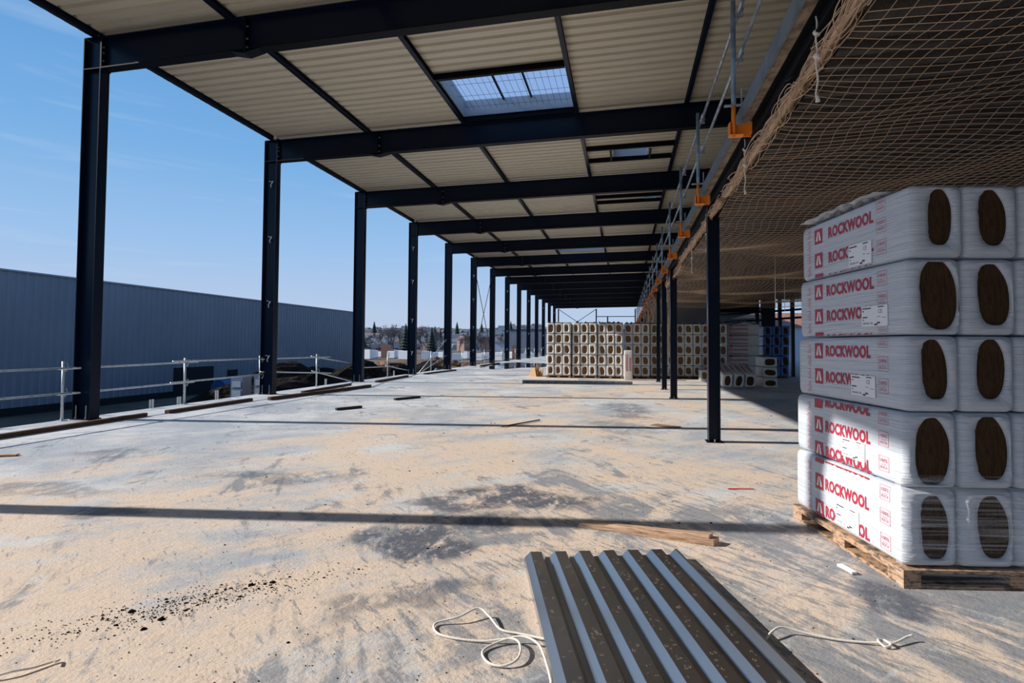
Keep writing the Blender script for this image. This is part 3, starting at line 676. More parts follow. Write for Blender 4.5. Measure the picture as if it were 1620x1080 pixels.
for lv, (z0, ht) in enumerate(ZL):
    sh = [.018, .030, .045, .062, .085][lv]
    for c in range(4):
        hl = None
        if c < 2:
            l_, r_, t_, b_ = HB[lv][c]; u0 = sh+PW*c
            hl = ((l_+r_)/2-u0-PW/2, (t_+b_)/2-z0-ht/2, (r_-l_)/2, (t_-b_)/2, [3.2, 2.7][(lv+c) % 2], [-.03, .03, -.05][(lv+2*c) % 3], CUT[lv][c])
        ms_ = pack_meshes(PW, LN, ht, 100+lv*7+c, 48, hl=hl)
        p = O + UX*(PW*(c+.5)+sh) + UY*(.03+random.uniform(-.006, .006)) + Vector((0, 0, z0))
        r = pack(p, ms_, RZ)
        tag(r, 'white wrapped insulation pack in the near stack, %s layer, %s' % (LEV[lv], CW[c] if c else 'at the printed left side'), 'insulation pack', 'packs in the near stack')
        if c == 0:
            R = ROWS[lv]; ax = PW/2-.003
            f = lambda s_, v, l, z0=z0, ax=ax, sh=sh: (-ax-l-.0008, s_-.03+1.6*sh, v-z0)
            pr = Printer(f, z0+.012, z0+ht-.012)
            for z in R['r']:
                pr.logo(.945, z, -.115, .118); pr.part('printed_logo', r, 'red square logo with white peak')
                pr.text(T_BIG, R['tx'][0], z-.043, R['tx'][1], z+.043, 0); pr.part('printed_lettering', r, 'red capital lettering')
            for z, q in zip(R['b'], R['bt']): pr.badge(.165, z, -.098, .095, T_R if q == 0 else T_Q); pr.part('printed_badge', r, 'small pale red square badge')
            for k in range(26):
                if k % 7 != 6: pr.quad(1.12-.012*(k % 3), z0+.035+k*.0145, 1.065, z0+.0405+k*.0145, 2)
            pr.part('printed_border', r, 'pale red printing at the far end')
            pr = Printer(f); s0, s1, v1, v0 = R['st']; pr.quad(s0, v0, s1, v1, 4, .003); w_ = s0-s1; h_ = v1-v0
            for k, (a, b, c_, d) in enumerate([(.04, .86, .38, .92), (.04, .72, .10, .78), (.04, .42, .24, .48), (.04, .30, .10, .34), (.64, .90, .86, .95), (.60, .12, .72, .20), (.5, .04, .62, .12), (.80, .40, .95, .42), (.62, .45, .74, .47)]):
                pr.quad(s0-a*w_, v0+b*h_, s0-c_*w_, v0+d*h_, 3, .0036)
            pr.text(T_NUM, s0-.05*w_, v0+.10*h_, s0-.44*w_, v0+.20*h_, 3, .0036); pr.text(T_CE, s0-.66*w_, v0+.62*h_, s0-.80*w_, v0+.80*h_, 3, .0036)
            pr.part('product_label', r, 'white adhesive label with small print')

def make_pallet(loc, rz, wx, wy, label, group, m=wood, hgt=.11):
    r = root('wooden_pallet', loc, label, 'pallet', group, rz)
    for x in (0, wx/2-.05, wx-.1):
        mb = MB(); mb.box(x, 0, 0, x+.1, wy, .018); mb.build('bottom_board', m, r)
        for y in (0, wy/2-.07, wy-.145):
            mb = MB(); mb.box(x, y, .018, x+.1, y+.145, hgt-.038); mb.build('block', m, r)
    for y in (-.0, wy-.1):
        mb = MB(); mb.box(.101, y, 0, wx-.101, y+.09, .018); mb.build('bottom_board', m, r)
    for x in (0, wx/2-.05, wx-.1):
        mb = MB(); mb.box(x, 0, hgt-.038, x+.1, wy, hgt-.020); mb.build('stringer_board', m, r)
    n = 9
    for x in (0, wx-.1): mb = MB(); mb.box(x, 0, hgt-.020, x+.1, wy, hgt-.002); mb.build('top_board', m, r)
    for k in range(n):
        y = k*(wy-.1)/(n-1); mb = MB(); mb.box(.103, y, hgt-.020, wx-.103, y+.1, hgt-.002); mb.build('top_board', m, r)
    return r
make_pallet(tuple(O), RZ, 1.32, 1.36, 'worn wooden pallet under the near stack of packs', None, mat('worn_pallet_wood', (.46, .29, .18), .8, noise=(7, (.10, .08, .065), .47, .60, (2, 2, 9)), bump=(12, .6, .01)))
# stretch film round the foot
mb = MB(); path = [(-.004, .06), (.0, .012), (.6, .006), (1.30, .012)]
hs = [.004, .15, .35, .60, .66]
pts = []
for (u, v) in path:
    for h in hs: p = O + UX*u + UY*v; pts.append((p.x, p.y, h))
m = len(hs); mb.add(pts, [(i*m+j, (i+1)*m+j, (i+1)*m+j+1, i*m+j+1) for i in range(len(path)-1) for j in range(m-1)])
tag(mb.build('stretch_film', sf, smooth=False), 'clear wrinkled stretch film around the foot of the near stack', 'plastic film')
# crumpled film flap on top of near stack
mb = MB(); nn_ = 14
for i in range(nn_+1):
    for j in range(7):
        u = .01+j*.045; v = .25+i*.07
        hgt = .008+.045*abs(math.sin(i*.9+j*.8))*math.sin(PI*i/nn_)*math.sin(PI*(j+.5)/7)
        p = O + UX*(u+.01*math.sin(i*2.)) + UY*v; mb.v.append((p.x, p.y, 2.411+hgt))
for i in range(nn_):
    for j in range(6): mb.f.append((i*7+j, i*7+j+1, (i+1)*7+j+1, (i+1)*7+j)); mb.mi.append(0)
tag(mb.build('loose_film', film, smooth=False), 'crumpled grey film flap lying on top of the near stack', 'plastic film')

# far pallets -----------------------------------------------------------------
def px_x(px, Y):                                  # where the line of sight through a column of the picture meets a depth
    a = (px-810)/F; return Y*(a*math.cos(PAN)-math.sin(PAN))/(math.cos(PAN)+a*math.sin(PAN))
FM = [pack_meshes(.345, 1.2, .447, 900+k, 22, film_far, wool_f, False) for k in range(7)]
FMD = [pack_meshes(.345, 1.2, .447, 930+k, 22, film_far, wool, False) for k in range(3)]
PN = ['leftmost', 'second', 'third', 'fourth', 'fifth', 'sixth', 'seventh']
far = [(-3.31, 23.72), (-2.21, 23.75), (-1.12, 23.78), (-.02, 24.15), (1.06, 24.5), (2.16, 24.75), (3.2, 24.8)]
CN = ['left', 'middle', 'right']
for i, (x, y) in enumerate(far):
    make_pallet((x, y, 0), 0, 1.05, 1.22, 'wooden pallet under the %s stack of the far row' % PN[i], 'pallets of the far row', wood, .10)
    for lv in range(5):
        for c in range(3):
            r = pack((x+.352*c+.177, y+random.uniform(-.015, .015), .102+lv*.449), FM[(i*5+lv*3+c*2+random.randint(0, 3)) % 7])
            tag(r, 'insulation pack in the %s far stack, %s layer, %s column' % (PN[i], LEV[lv], CN[c]), 'insulation pack', 'packs in the far row of stacks')
    mb = MB()                                  # crumpled film on top
    for a in range(12):
        for b in range(6): mb.v.append((x+.02+a*.092, y+.02+b*.22, 2.352+abs(math.sin(a*1.7+i)*math.cos(b*1.3+a))*.085*random.uniform(.3, 1.2)))
    for a in range(11):
        for b in range(5): mb.f.append((a*6+b, (a+1)*6+b, (a+1)*6+b+1, a*6+b+1)); mb.mi.append(0)
    tag(mb.build('loose_film', film_far), 'crumpled white film on top of the %s far stack' % PN[i], 'plastic film', 'film on the far stacks')
# dark stack seen from its printed side
dx, dy = px_x(1150, 25.6), 25.6
make_pallet((dx, dy, 0), 0, 1.36, 1.15, 'wooden pallet under the shaded stack with printed side', None, wood, .10)
SM = pack_meshes(.37, 1.3, .447, 960, 22, film_far, wool_f, False)
for lv in range(5):
    for c in range(3):
        r = pack((dx+1.33, dy+.19+.375*c, .102+lv*.449), SM, PI/2)
        tag(r, 'insulation pack of the shaded printed stack, %s layer, %s row' % (LEV[lv], ['front', 'middle', 'back'][c]), 'insulation pack', 'packs in the shaded printed stack')
        if c == 0:
            pr = Printer(lambda u, v, l: (-.182-l*3, u, v), .01, .437)
            for z in (.07, .25, .42):
                pr.logo(1.15, z, -.12, .10); pr.text(T_BIG, 1.05, z-.035, .45, z+.035, 0, .003); pr.part('printed_lettering', r, 'red lettering')
mb = MB()
for a in range(12):
    for b in range(6):
        mb.v.append((dx+.02+a*.12, dy+.02+b*.2, 2.352+.12*math.sin(PI*a/11)+abs(math.sin(a*1.7)*math.cos(b*1.3+a))*.05))
for a in range(11):
    for b in range(5): mb.f.append((a*6+b, (a+1)*6+b, (a+1)*6+b+1, a*6+b+1)); mb.mi.append(0)
tag(mb.build('loose_film', film), 'domed grey film on top of the shaded printed stack', 'plastic film')
# blue stack
bx, by = px_x(1206, 26.3), 26.3
make_pallet((bx-.02, by, 0), 0, 1.12, 1.22, 'wooden pallet under the blue wrapped stack', None, wood, .10)
BM = [pack_meshes(.36, 1.2, .44, 980+k, 22, film_blue, wool, False) for k in range(4)]
for lv in range(5):
    for c in range(3):
        r = pack((bx+.365*c+.19+lv*.012, by, .102+lv*.442), BM[(lv+c*2) % 4])
        tag(r, 'insulation pack in the blue wrapped stack, %s layer, %s column' % (LEV[lv], CN[c]), 'insulation pack', 'packs in the blue wrapped stack')
# loose packs
for k in range(3):
    r = pack((3.30+.375*k, 19.35+.1*k, .05), FMD[k], math.radians(5), math.radians(17))
    tag(r, 'printed insulation pack tilted against a pile in shade, %s of three' % CN[k], 'insulation pack', 'tilted packs under the upper floor')
    pr = Printer(lambda u, v, l: (v, u, .4445+l), -.17, .17)
    for v0, v1 in ((-.12, -.05), (.05, .12)):
        pr.text(T_BIG, .40, v0, .95, v1, 0, .003); pr.logo(.30, (v0+v1)/2, .09, .09); pr.part('printed_lettering', r, 'red lettering')
for k in range(3):
    r = pack((4.60+.225, 20.15, .35*k+.175), FMD[k], 0, 0, PI/2); r.location.x -= .22
    tag(r, 'insulation pack lying on its side in the low pile, %s' % ['bottom', 'middle', 'topmost'][k], 'insulation pack', 'pile behind the tilted packs')
for k in range(2):
    r = pack((3.12+.36*k, 23.3, 0.002), FM[k+2], math.radians(-4)); tag(r, 'single insulation pack standing on the floor before the seventh far stack, %s one' % ('left', 'right')[k], 'insulation pack', 'two packs before the far row')
r = pack((.17, 23.45, 0.02), FM[5], 0, 0, 0); r.rotation_euler = (PI/2, 0, 0); r.location = (.14, 23.45, 0.002)
tag(r, 'insulation pack stood on end with vertical red lettering', 'insulation pack')
pr = Printer(lambda u, v, l: (v, u, .4445+l), -.16, .16); T90 = T_BIG
for v0, v1 in ((-.10, -.02), (.03, .11)): pr.text(T_BIG, .9, v1, .35, v0, 0, .003); pr.part('printed_lettering', r, 'red vertical lettering')
pr.logo(.98, -.06, .11, .1); pr.part('printed_logo', r, 'red logo')

# ------------------------------------------------------------------ things on the slab
# coated profiled sheets in the foreground
r = root('profiled_sheet', (-.57-.035, 3.62, 0), 'dark brown ribbed metal sheet lying in the foreground', 'metal sheet', None, math.radians(15.5))
prof = [(-.042, .0), (-.037, .026)]; x = 0
for k in range(7): prof += [(x, .062), (x+.072, .062), (x+.098, .026), (x+.124, .026)] if k < 6 else [(x, .062), (x+.012, .064), (x+.03, .02)]; x += .161
mb = MB(); LNG = 3.3
for th in (0, .004):
    vs = [(a, 0, b+th) for a, b in prof]+[(a, -LNG, b+th) for a, b in prof]; n = len(prof); mb.add(vs, [(i, n+i, n+i+1, i+1) for i in range(n-1)])
mb.build('ribbed_panel', sheet_m, r)
mb = MB(); x = 0
for k in range(3):
    for yy in (-.15, -1.2, -2.4): mb.box(.1+.4*k, yy-.04, 0, .2+.4*k, yy, .025)
mb.build('packer', block_m, r)
# light dirty water marks on it: small dried rings
mb = MB()
rnd = random.Random(3)
for k in range(230):
    i = rnd.randint(0, 5); cx = i*.161+rnd.uniform(.012, .06); cy = -rnd.uniform(.05, 1.7); rr = rnd.uniform(.003, .009); n = 12; e = rnd.uniform(.6, 1.8); t0 = rnd.uniform(0, 4)
    if cx+rr > i*.161+.068 or cx-rr < i*.161+.005: continue
    vs = []
    for j in range(n+1):
        a = t0+j*rnd.uniform(4.5, 6.2)/n
        for q in (1, .72): vs.append((cx+rr*q*math.cos(a), cy+rr*q*e*math.sin(a), .0672))
    mb.add(vs, [(2*j, 2*j+1, 2*j+3, 2*j+2) for j in range(n)])
dm = mat('dried_mud', (.26, .23, .20), .9)
o = mb.build('dried_splash_marks', dm, r); o['kind'] = 'stuff'

# ropes
def rope(name, pts, rad, label, knot=None, sub=10):
    P = [Vector(p) for p in pts]; out = []
    for i in range(len(P)-1):
        p0, p1, p2, p3 = P[max(i-1, 0)], P[i], P[i+1], P[min(i+2, len(P)-1)]
        for k in range(sub):
            t = k/sub; out.append(.5*((2*p1)+(p2-p0)*t+(2*p0-5*p1+4*p2-p3)*t*t+(3*p1-p0-3*p2+p3)*t**3))
    out.append(P[-1]); mb = MB(); mb.tube(out, rad, 8)
    o = mb.build(name, rope_m, smooth=True)
    return tag(o, label, 'rope')
rope('rope', [(-.36, 2.66, .02), (-.50, 2.70, .012), (-.60, 2.72, .012), (-.68, 2.80, .03), (-.75, 2.84, .045), (-.83, 2.76, .03), (-.935, 2.71, .012), (-.90, 2.63, .008), (-.80, 2.60, .008), (-.66, 2.60, .01), (-.52, 2.62, .026), (-.47, 2.55, .03), (-.47, 2.46, .022), (-.53, 2.42, .01), (-.60, 2.44, .009), (-.64, 2.52, .009), (-.58, 2.60, .016), (-.48, 2.635, .034), (-.39, 2.58, .035), (-.33, 2.44, .02), (-.30, 2.34, .010)], .0055, 'pale rope curled in loops left of the ribbed sheet')
o = rope('rope', [(.66, 2.89, .012), (.70, 2.94, .03), (.76, 2.99, .035), (.86, 2.99, .02), (1.0, 2.975, .010), (1.12, 2.975, .010), (1.185, 2.98, .014), (1.21, 2.99, .022), (1.23, 2.965, .018), (1.20, 2.95, .012), (1.18, 2.975, .026), (1.215, 2.995, .02), (1.25, 2.985, .016), (1.33, 3.04, .025), (1.355, 3.05, .03)], .0055, 'pale rope with a knot running right from the ribbed sheet')
rope('plastic_strip', [(-2.62, 1.86, .01), (-2.55, 1.92, .02), (-2.5, 1.98, .012), (-2.46, 2.05, .01), (-2.44, 2.02, .02)], .005, 'thin white plastic strip in the bottom left corner')

def timber(a, b, w_, h_, m, label, name='timber_plank', cat='timber', grp=None, z=0, kids=True):
    a = Vector((*a, 0)); b = Vector((*b, 0)); d = b-a; L = d.length
    mb = MB(); nseg = max(2, int(L/.5)); e = .004
    for s in range(nseg):
        x0, x1 = L*s/nseg, L*(s+1)/nseg
        mb.hexa([(x0, -w_/2, e*math.sin(s)), (x1, -w_/2, e*math.sin(s+1)), (x1, w_/2, e*math.sin(s+1)), (x0, w_/2, e*math.sin(s)), (x0, -w_/2, h_), (x1, -w_/2, h_), (x1, w_/2, h_), (x0, w_/2, h_)])
    o = mb.build(name, m); o.location = (a.x, a.y, z+.003); o.rotation_euler = (0, 0, math.atan2(d.y, d.x)); return tag(o, label, cat, grp)
G = 'brown timbers along the slab edge'
timber((-8.84, 3.6), (-8.98, 9.03), .09, .065, wood_d, 'long brown timber by the nearest edge column, running out of frame', grp=G)
timber((-8.92, 9.47), (-8.94, 12.03), .10, .065, wood_d, 'brown timber lying between the first and second edge columns', grp=G)
timber((-8.60, 12.25), (-8.12, 16.8), .10, .08, wood_d, 'longer brown timber slanting inward past the second edge column', grp=G)
timber((-8.92, 14.2), (-9.14, 17.4), .09, .06, wood_d, 'brown timber close to the edge between second and third columns', grp=G)
timber((-8.84, 18.8), (-9.12, 22.4), .12, .07, wood_d, 'brown timber between the third and fourth edge columns', grp=G)
timber((-9.12, 24.5), (-8.86, 28.4), .14, .06, wood_d, 'brown timber beside the fallen rail', grp=G)
timber((-9.1, 34.6), (-9.0, 39.5), .14, .07, wood_d, 'far brown timber before the puddle', grp=G)
timber((-5.98, 10.78), (-5.68, 11.33), .07, .05, block_m, 'short black strip on the floor, nearer of two', 'spacer_strip', 'strip', 'black strips on the floor')
timber((-5.65, 13.06), (-5.28, 13.82), .08, .05, block_m, 'short black strip on the floor, farther of two', 'spacer_strip', 'strip', 'black strips on the floor')
timber((-7.75, 5.35), (-7.38, 5.56), .09, .02, wood_l, 'small pale board scrap at the left edge of the picture', 'board_scrap', 'wood scrap')
# broken pale plank
mb = MB(); d = Vector((1.006, -.227, 0)); L = d.length
pf = [(0, -.02, .0), (.02, .055, .0)]
mb.hexa([(0, -.06, 0), (L*.97, -.05, 0), (L, .045, 0), (.03, .07, 0), (0.02, -.055, .03), (L*.97, -.05, .045), (L, .04, .045), (.05, .065, .03)])
mb.hexa([(.2, -.045, .031), (L*.94, -.045, .046), (L*.96, .03, .046), (.27, .05, .031), (.25, -.03, .045), (L*.94, -.04, .07), (L*.96, .022, .07), (.32, .04, .04)])
o = mb.build('broken_plank', wood_l); o.location = (-.35, 4.44, .002); o.rotation_euler = (0, 0, math.atan2(d.y, d.x)); tag(o, 'splintered pale wooden plank behind the ribbed sheet', 'timber')
timber((1.36, 3.98), (1.40, 3.85), .035, .016, white_p, 'small pale wedge of wood beside the near pallet', 'wood_wedge', 'wood scrap')
timber((.50, 10.23), (.90, 9.98), .22, .012, wood, 'flat brown scrap of board beyond the shadow line', 'board_scrap', 'wood scrap')
# sheet packs in front of the far row
mb = MB()
for k in range(4):
    pr_ = []; 
    mb.hexa([(0, -.16, .03*k), (3.95, -.13, .03*k), (3.95, .19, .03*k), (0, .16, .03*k), (.0, -.14, .03*k+.024), (3.95, -.11, .03*k+.024), (3.95, .17, .03*k+.024), (.0, .14, .03*k+.024)])
o = mb.build('flashing_bundle', galv); o.location = (-3.68, 20.1, .002); o.rotation_euler = (0, 0, .06); tag(o, 'long low bundle of grey metal flashings before the far row', 'metal sheet')
mb = MB()
mb.hexa([(0, 0, 0), (1.5, -.1, 0), (1.6, .3, 0), (0, .5, 0), (0, 0, .09), (1.5, -.1, .02), (1.6, .3, .02), (0, .5, .12)])
o = mb.build('folded_sheet', galv_l); o.location = (-1.75, 21.3, .002); tag(o, 'pale folded metal sheet behind the flashing bundle', 'metal sheet')
# brown paper heap beside leftmost far stack
mb = MB(); cb = mat('torn_cardboard', (.42, .25, .12), .9)
for k in range(9):
    a = random.uniform(0, 6.28); x_, y_ = random.uniform(-.4, .15), random.uniform(-.3, .3); s_ = random.uniform(.15, .3); zt = random.uniform(.1, .75-abs(x_))
    mb.add([(x_-s_*math.cos(a), y_-s_*math.sin(a), 0), (x_+s_*math.cos(a), y_+s_*math.sin(a), .0), (x_+s_*.6*math.cos(a)+.1, y_+s_*math.sin(a), zt), (x_-s_*.7*math.cos(a), y_-s_*math.sin(a)+.1, zt*.7)], [(0, 1, 2, 3)])
o = mb.build('torn_cardboard', cb); o.location = (-3.75, 24.6, .002); tag(o, 'torn brown cardboard heap beside the leftmost far stack', 'cardboard')
# puddle
mb = MB(); pts = []
for k in range(40):
    a = 2*PI*k/40; rr = 1+.18*math.sin(3*a+1)+.1*math.sin(7*a); pts.append((-7.0+2.35*rr*math.cos(a)-.0, 37.0+5.4*rr*math.sin(a), .004))
mb.add(pts, [tuple(range(40))]); tag(mb.build('puddle', water), 'shallow rain puddle mirroring the columns on the far slab', 'puddle')
# white specks row
for k in range(7):
    mb = MB(); mb.box(-.05, -.05, 0, .05, .05, .04); o = mb.build('plastic_chip', label_m); o.location = (-4.9+.16*k, 26+.1*(k % 2), .002); tag(o, 'tiny white plastic cap on the floor before the puddle', 'cap', 'white caps on the floor')
# red strip
timber((1.0, 5.85), (1.25, 5.9), .02, .006, mat('red_plastic', (.7, .05, .03), .5), 'thin red plastic strip left of the near stack', 'plastic_strip', 'strip')
rod('bent_wire', (-2.05, 9.25, .02), (-1.55, 10.25, .02), .012, block_m, 'thin bent dark wire lying across the second shadow line', 'wire')
# dirt clods
clod = []
for k in range(5):
    rnd = random.Random(k); mb = MB(); vs = []; n = 7
    for j in range(4):
        ph = PI*j/3*.5; 
        for i in range(n): vs.append((math.cos(2*PI*i/n)*math.cos(ph)*rnd.uniform(.7, 1.2), math.sin(2*PI*i/n)*math.cos(ph)*rnd.uniform(.7, 1.2), math.sin(ph)*rnd.uniform(.6, .9)))
    fs = [(j*n+i, j*n+(i+1) % n, (j+1)*n+(i+1) % n, (j+1)*n+i) for j in range(3) for i in range(n)]
    mb.add(vs, fs); clod.append(mb.mesh('clod', earth))
rnd = random.Random(11)
for k in range(120):
    if k < 70: x_ = rnd.gauss(-2.3, .20); y_ = 2.68 + (x_+2.3)*.9 + rnd.gauss(0, .12)
    else: y_ = rnd.uniform(2.2, 14); x_ = rnd.uniform(-.75*y_-.3, .25*y_)
    if y_ < 1.9 or (x_ > 1 and 3.2 < y_ < 5.4) or (-.75 < x_ < 1.2 and y_ < 4.3): continue
    s_ = rnd.uniform(.004, .009)*(1+y_*.09) if k % 14 else rnd.uniform(.014, .020)
    o = ob('dirt_clod', clod[k % 5]); o.location = (x_, y_, 0); o.scale = (s_, s_, s_*.7); o.rotation_euler = (0, 0, rnd.uniform(0, 6))
    tag(o, 'small dark clod of dirt lying on the dusty slab', 'dirt clod', 'dirt clods on the slab')
mb = MB()
for k in range(2600):
    if k % 3 == 0: x_ = rnd.gauss(-2.35, .28); y_ = 2.62+(x_+2.35)*.9+rnd.gauss(0, .13)
    else: y_ = 2+rnd.random()**1.6*16; x_ = rnd.uniform(-.8*y_-.6, .45*y_)
    if y_ < 1.8: continue
    s_ = rnd.uniform(.0015, .0045)*(1+y_*.09); mb.add([(x_-s_, y_, 0), (x_+s_*.3, y_-s_, 0), (x_+s_, y_+s_*.5, 0), (x_, y_, s_*1.1)], [(0, 1, 3), (1, 2, 3), (2, 0, 3)])
tag(mb.build('grit', earth), 'fine dark grit scattered over the slab', 'grit', None, 'stuff')

# ------------------------------------------------------------------ left guardrail
LY = [2.55, 5.35, 8.15, 10.96, 13.66, 16.5, 22.03, 27.4, 33.0, 38.6, 44.4, 50.0, 55.5, 61.0, 66.5]
def make_lpost():
    r = root('edge_guard_post', (0, 0, 0))
    mb = MB(); mb.tube([(0, 0, .012), (0, 0, 1.06)], .024, 10); mb.build('upright', galv_l, r, True)
    mb = MB(); mb.box(-.06, -.06, 0, .06, .06, .012); mb.build('foot_plate', galv_l, r)
    for z in (.50, .95):
        mb = MB(); mb.tube([(.02, 0, z-.04), (.06, .01, z-.05), (.085, .02, z), (.07, .02, z+.06), (.05, .02, z+.075)], .012, 6); mb.tube([(.03, 0, z-.045), (.07, 0, z-.07)], .016, 6); mb.build('rail_hook', galv, r)
    return r
lp = make_lpost()
for i, y in enumerate(LY):
    c = lp if i == 0 else copy_tree(lp); c.location = (-9.87, y, 0)
    if i == 4: c.rotation_euler = (0, -.03, 0)
    lab = 'galvanised guard post on the left slab edge, out of frame, %s' % ORD[i] if i < 2 else 'galvanised guard post on the left slab edge, %s visible from the camera' % ORD[i-2]
    tag(c, lab, 'guardrail post', 'guard posts along the left edge')
GR = 'rails along the left edge'
def lrail(y0, z0, y1, z1, label, x0=-9.80, x1=-9.80, r=.019): rod('guard_tube', (x0, y0, z0), (x1, y1, z1), r, galv_l, label, 'rail', GR)
lrail(2.4, .93, 8.25, .94, 'upper guard tube at the left edge of the picture'); lrail(2.4, .50, 8.25, .49, 'lower guard tube at the left edge of the picture')
lrail(8.0, .93, 11.3, .96, 'upper guard tube behind the nearest edge column', -9.80, -9.83); lrail(8.0, .48, 11.2, .50, 'lower guard tube behind the nearest edge column', -9.80, -9.83)
lrail(10.5, .99, 13.75, .98, 'upper guard tube between second and third visible guard posts', -9.77, -9.8); lrail(10.45, .52, 13.75, .55, 'lower guard tube between second and third visible guard posts', -9.77, -9.8)
lrail(13.55, .97, 17.2, .95, 'upper guard tube behind the second edge column'); lrail(13.55, .62, 17.3, .40, 'lower guard tube behind the second edge column')
lrail(16.0, 1.0, 18.6, .70, 'upper guard tube sloping down beside the third edge column', -9.76, -9.8); lrail(16.05, .53, 18.8, .02, 'lower guard tube sloping down beside the third edge column', -9.76, -9.8)
lrail(19.2, .50, 22.5, .44, 'lower guard tube before the dark earth heap'); lrail(21.6, .50, 25.0, .08, 'lower guard tube sloping down to the fourth edge column', -9.76, -9.8)
lrail(25.3, .02, 29.4, 1.66, 'raised loose tube leaning up past the fallen rail', -9.72, -9.7); lrail(25.3, .02, 29.4, .78, 'lower loose tube propped up near the fourth edge column', -9.66, -9.7)
for a, b, nm in ((30, 38.8, 'sixth'), (38.4, 50.2, 'eighth'), (49.8, 66.6, 'tenth')):
    lrail(a, .95, b, .95, 'distant upper guard tube near the %s edge column' % nm); lrail(a, .5, b, .5, 'distant lower guard tube near the %s edge column' % nm)
for i, (y, z1) in enumerate([(7.15, .20), (8.9, .20), (10.2, .18), (10.95, .17), (12.15, .22), (17.3, .2), (23.0, .22)]):
    mb = MB(); mb.box(-.012, -.05, -.2, .012, -.02, z1); mb.box(-.012, .02, -.2, .012, .05, z1); o = mb.build('edge_bracket', galv_l); o.location = (-10.0, y, 0)
    tag(o, 'short galvanised bracket outside the left slab edge, %s from the camera' % ORD[i], 'bracket', 'brackets outside the slab edge')

# ------------------------------------------------------------------ neighbouring hall on the left
GZ = -1.45
r = root('grey_hall', (-23, 0, GZ), 'long grey blue clad hall across the yard on the left', 'building')
mb = MB(); P = []; y = -30.0
while y < 44: P += [(y, 0), (y+.17, 0), (y+.20, .035), (y+.30, .035)]; y += .33
n = len(P); zt = 4.09-GZ
y0d, y1d = 24.6, 27.6
mb.add([(d, y, 0) for y, d in P]+[(d, y, zt) for y, d in P], [(i, i+1, n+i+1, n+i) for i in range(n-1)])
mb.box(-20, -30, 0, -.05, 44.05, zt-.02)
mb.build('cladding', wall_m, r)
mb = MB(); mb.box(-.1, -30, zt, .08, 44.1, zt+.06); mb.build('parapet_flashing', alu, r)
mb = MB(); mb.box(.03, 24.75, 0, .09, 27.55, 1.53); mb.build('loading_door', dark_m, r)['label'] = 'dark open loading door'
mb = MB(); mb.box(.03, 28.75, 0.05, .09, 29.55, 1.25); mb.build('side_door', dark_m, r)['label'] = 'dark side door'
mb = MB(); mb.box(.03, -30, 0, .07, 44, .32); mb.build('plinth', dark_m, r)

# things in the yard between
def blob(name, cx, cy, rx, ry, h, m, label, cat, seed, nx=26, ny=26, rough=.25):
    rnd = random.Random(seed); mb = MB(); ph = [rnd.uniform(0, 6) for _ in range(8)]
    for j in range(ny+1):
        for i in range(nx+1):
            u, v = -1+2*i/nx, -1+2*j/ny; d = math.sqrt(u*u+v*v)
            z = max(0, 1-d**2)**.7*(1+rough*math.sin(5*u+ph[0])*math.sin(6*v+ph[1])+rough*.6*math.sin(11*u+ph[2]+3*v)+rough*.4*math.sin(17*v+ph[3]-5*u)+rnd.uniform(-.10, .10)*rough*3)
            mb.v.append((cx+u*rx, cy+v*ry, GZ-.05+h*max(0, z)))
    for j in range(ny):
        for i in range(nx): mb.f.append((j*(nx+1)+i, j*(nx+1)+i+1, (j+1)*(nx+1)+i+1, (j+1)*(nx+1)+i)); mb.mi.append(0)
    return tag(mb.build(name, m), label, cat)
blob('earth_heap', -14.6, 24.5, 3.9, 9.0, 1.6, earth, 'dark earth heap beyond the third edge column', 'earth heap', 1)
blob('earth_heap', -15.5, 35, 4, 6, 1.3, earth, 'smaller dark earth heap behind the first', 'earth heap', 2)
blob('earth_bank', -16, 47, 10, 7, .95, earth_b, 'sunlit brown earth bank left of the fifth column', 'earth heap', 3, 44, 30, .5)
blob('earth_bank', -20, 62, 9, 9, .6, earth_b, 'long brown earth bank behind the edge columns', 'earth heap', 4, 60, 30, .5)
blob('earth_bank', -12.7, 33, 2.6, 4.5, .6, earth_b, 'low light brown earth spill at the slab edge', 'earth heap', 5, 24, 24, .5)
blob('tarpaulin', -11.6, 33.5, 1.1, 1.6, 1.0, mat('blue_sheet', (.12, .2, .34), .6), 'blue grey tarpaulin heap by the fallen rail', 'tarpaulin', 6)
for i, (x, y) in enumerate([(-12.5, 16.3), (-12.3, 16.95+.25)]):
    r = root('wrapped_goods', (x, y, GZ), '%s clear wrapped goods pallet below the slab edge' % ('left', 'right')[i], 'goods', 'wrapped goods below the edge')
    mb = MB(); mb.box(-.22, -.22, .12, .22, .22, 1.75); mb.build('film_wrap', mat('hazy_wrap_%d' % i, (.16, .22, .34), .3), r); mb = MB()
    for k in range(5): mb.box(-.16, -.235, .2+.3*k, .16, -.225, .40+.3*k)
    mb.build('cartons', alu, r); mb = MB(); mb.box(-.35, -.35, 0, .35, .35, .12); mb.build('base', wood_d, r)
rr_ = mat('site_red', (.55, .03, .03), .6)
for i, (x, y) in enumerate([(-15, 10.6), (-16, 14.6), (-17.5, 19.5), (-17.2, 24)]):
    mb = MB(); mb.box(-.5, -.2, 0, .5, .2, .22); mb.box(-.4, -.15, .22, .3, .15, .32); o = mb.build('red_barrier', rr_); o.location = (x, y, GZ); tag(o, 'red plastic barrier piece on the ground by the grey hall, %s from the camera' % ORD[i], 'barrier', 'red barriers')
mb = MB(); mb.tube([(0, -.6, .5), (0, .6, .5)], .45, 16); o = mb.build('blue_drum', mat('blue_drum', (.03, .10, .25), .5), smooth=False); o.location = (-20.5, 25.6, GZ); tag(o, 'blue drum lying before the grey hall doors', 'drum')

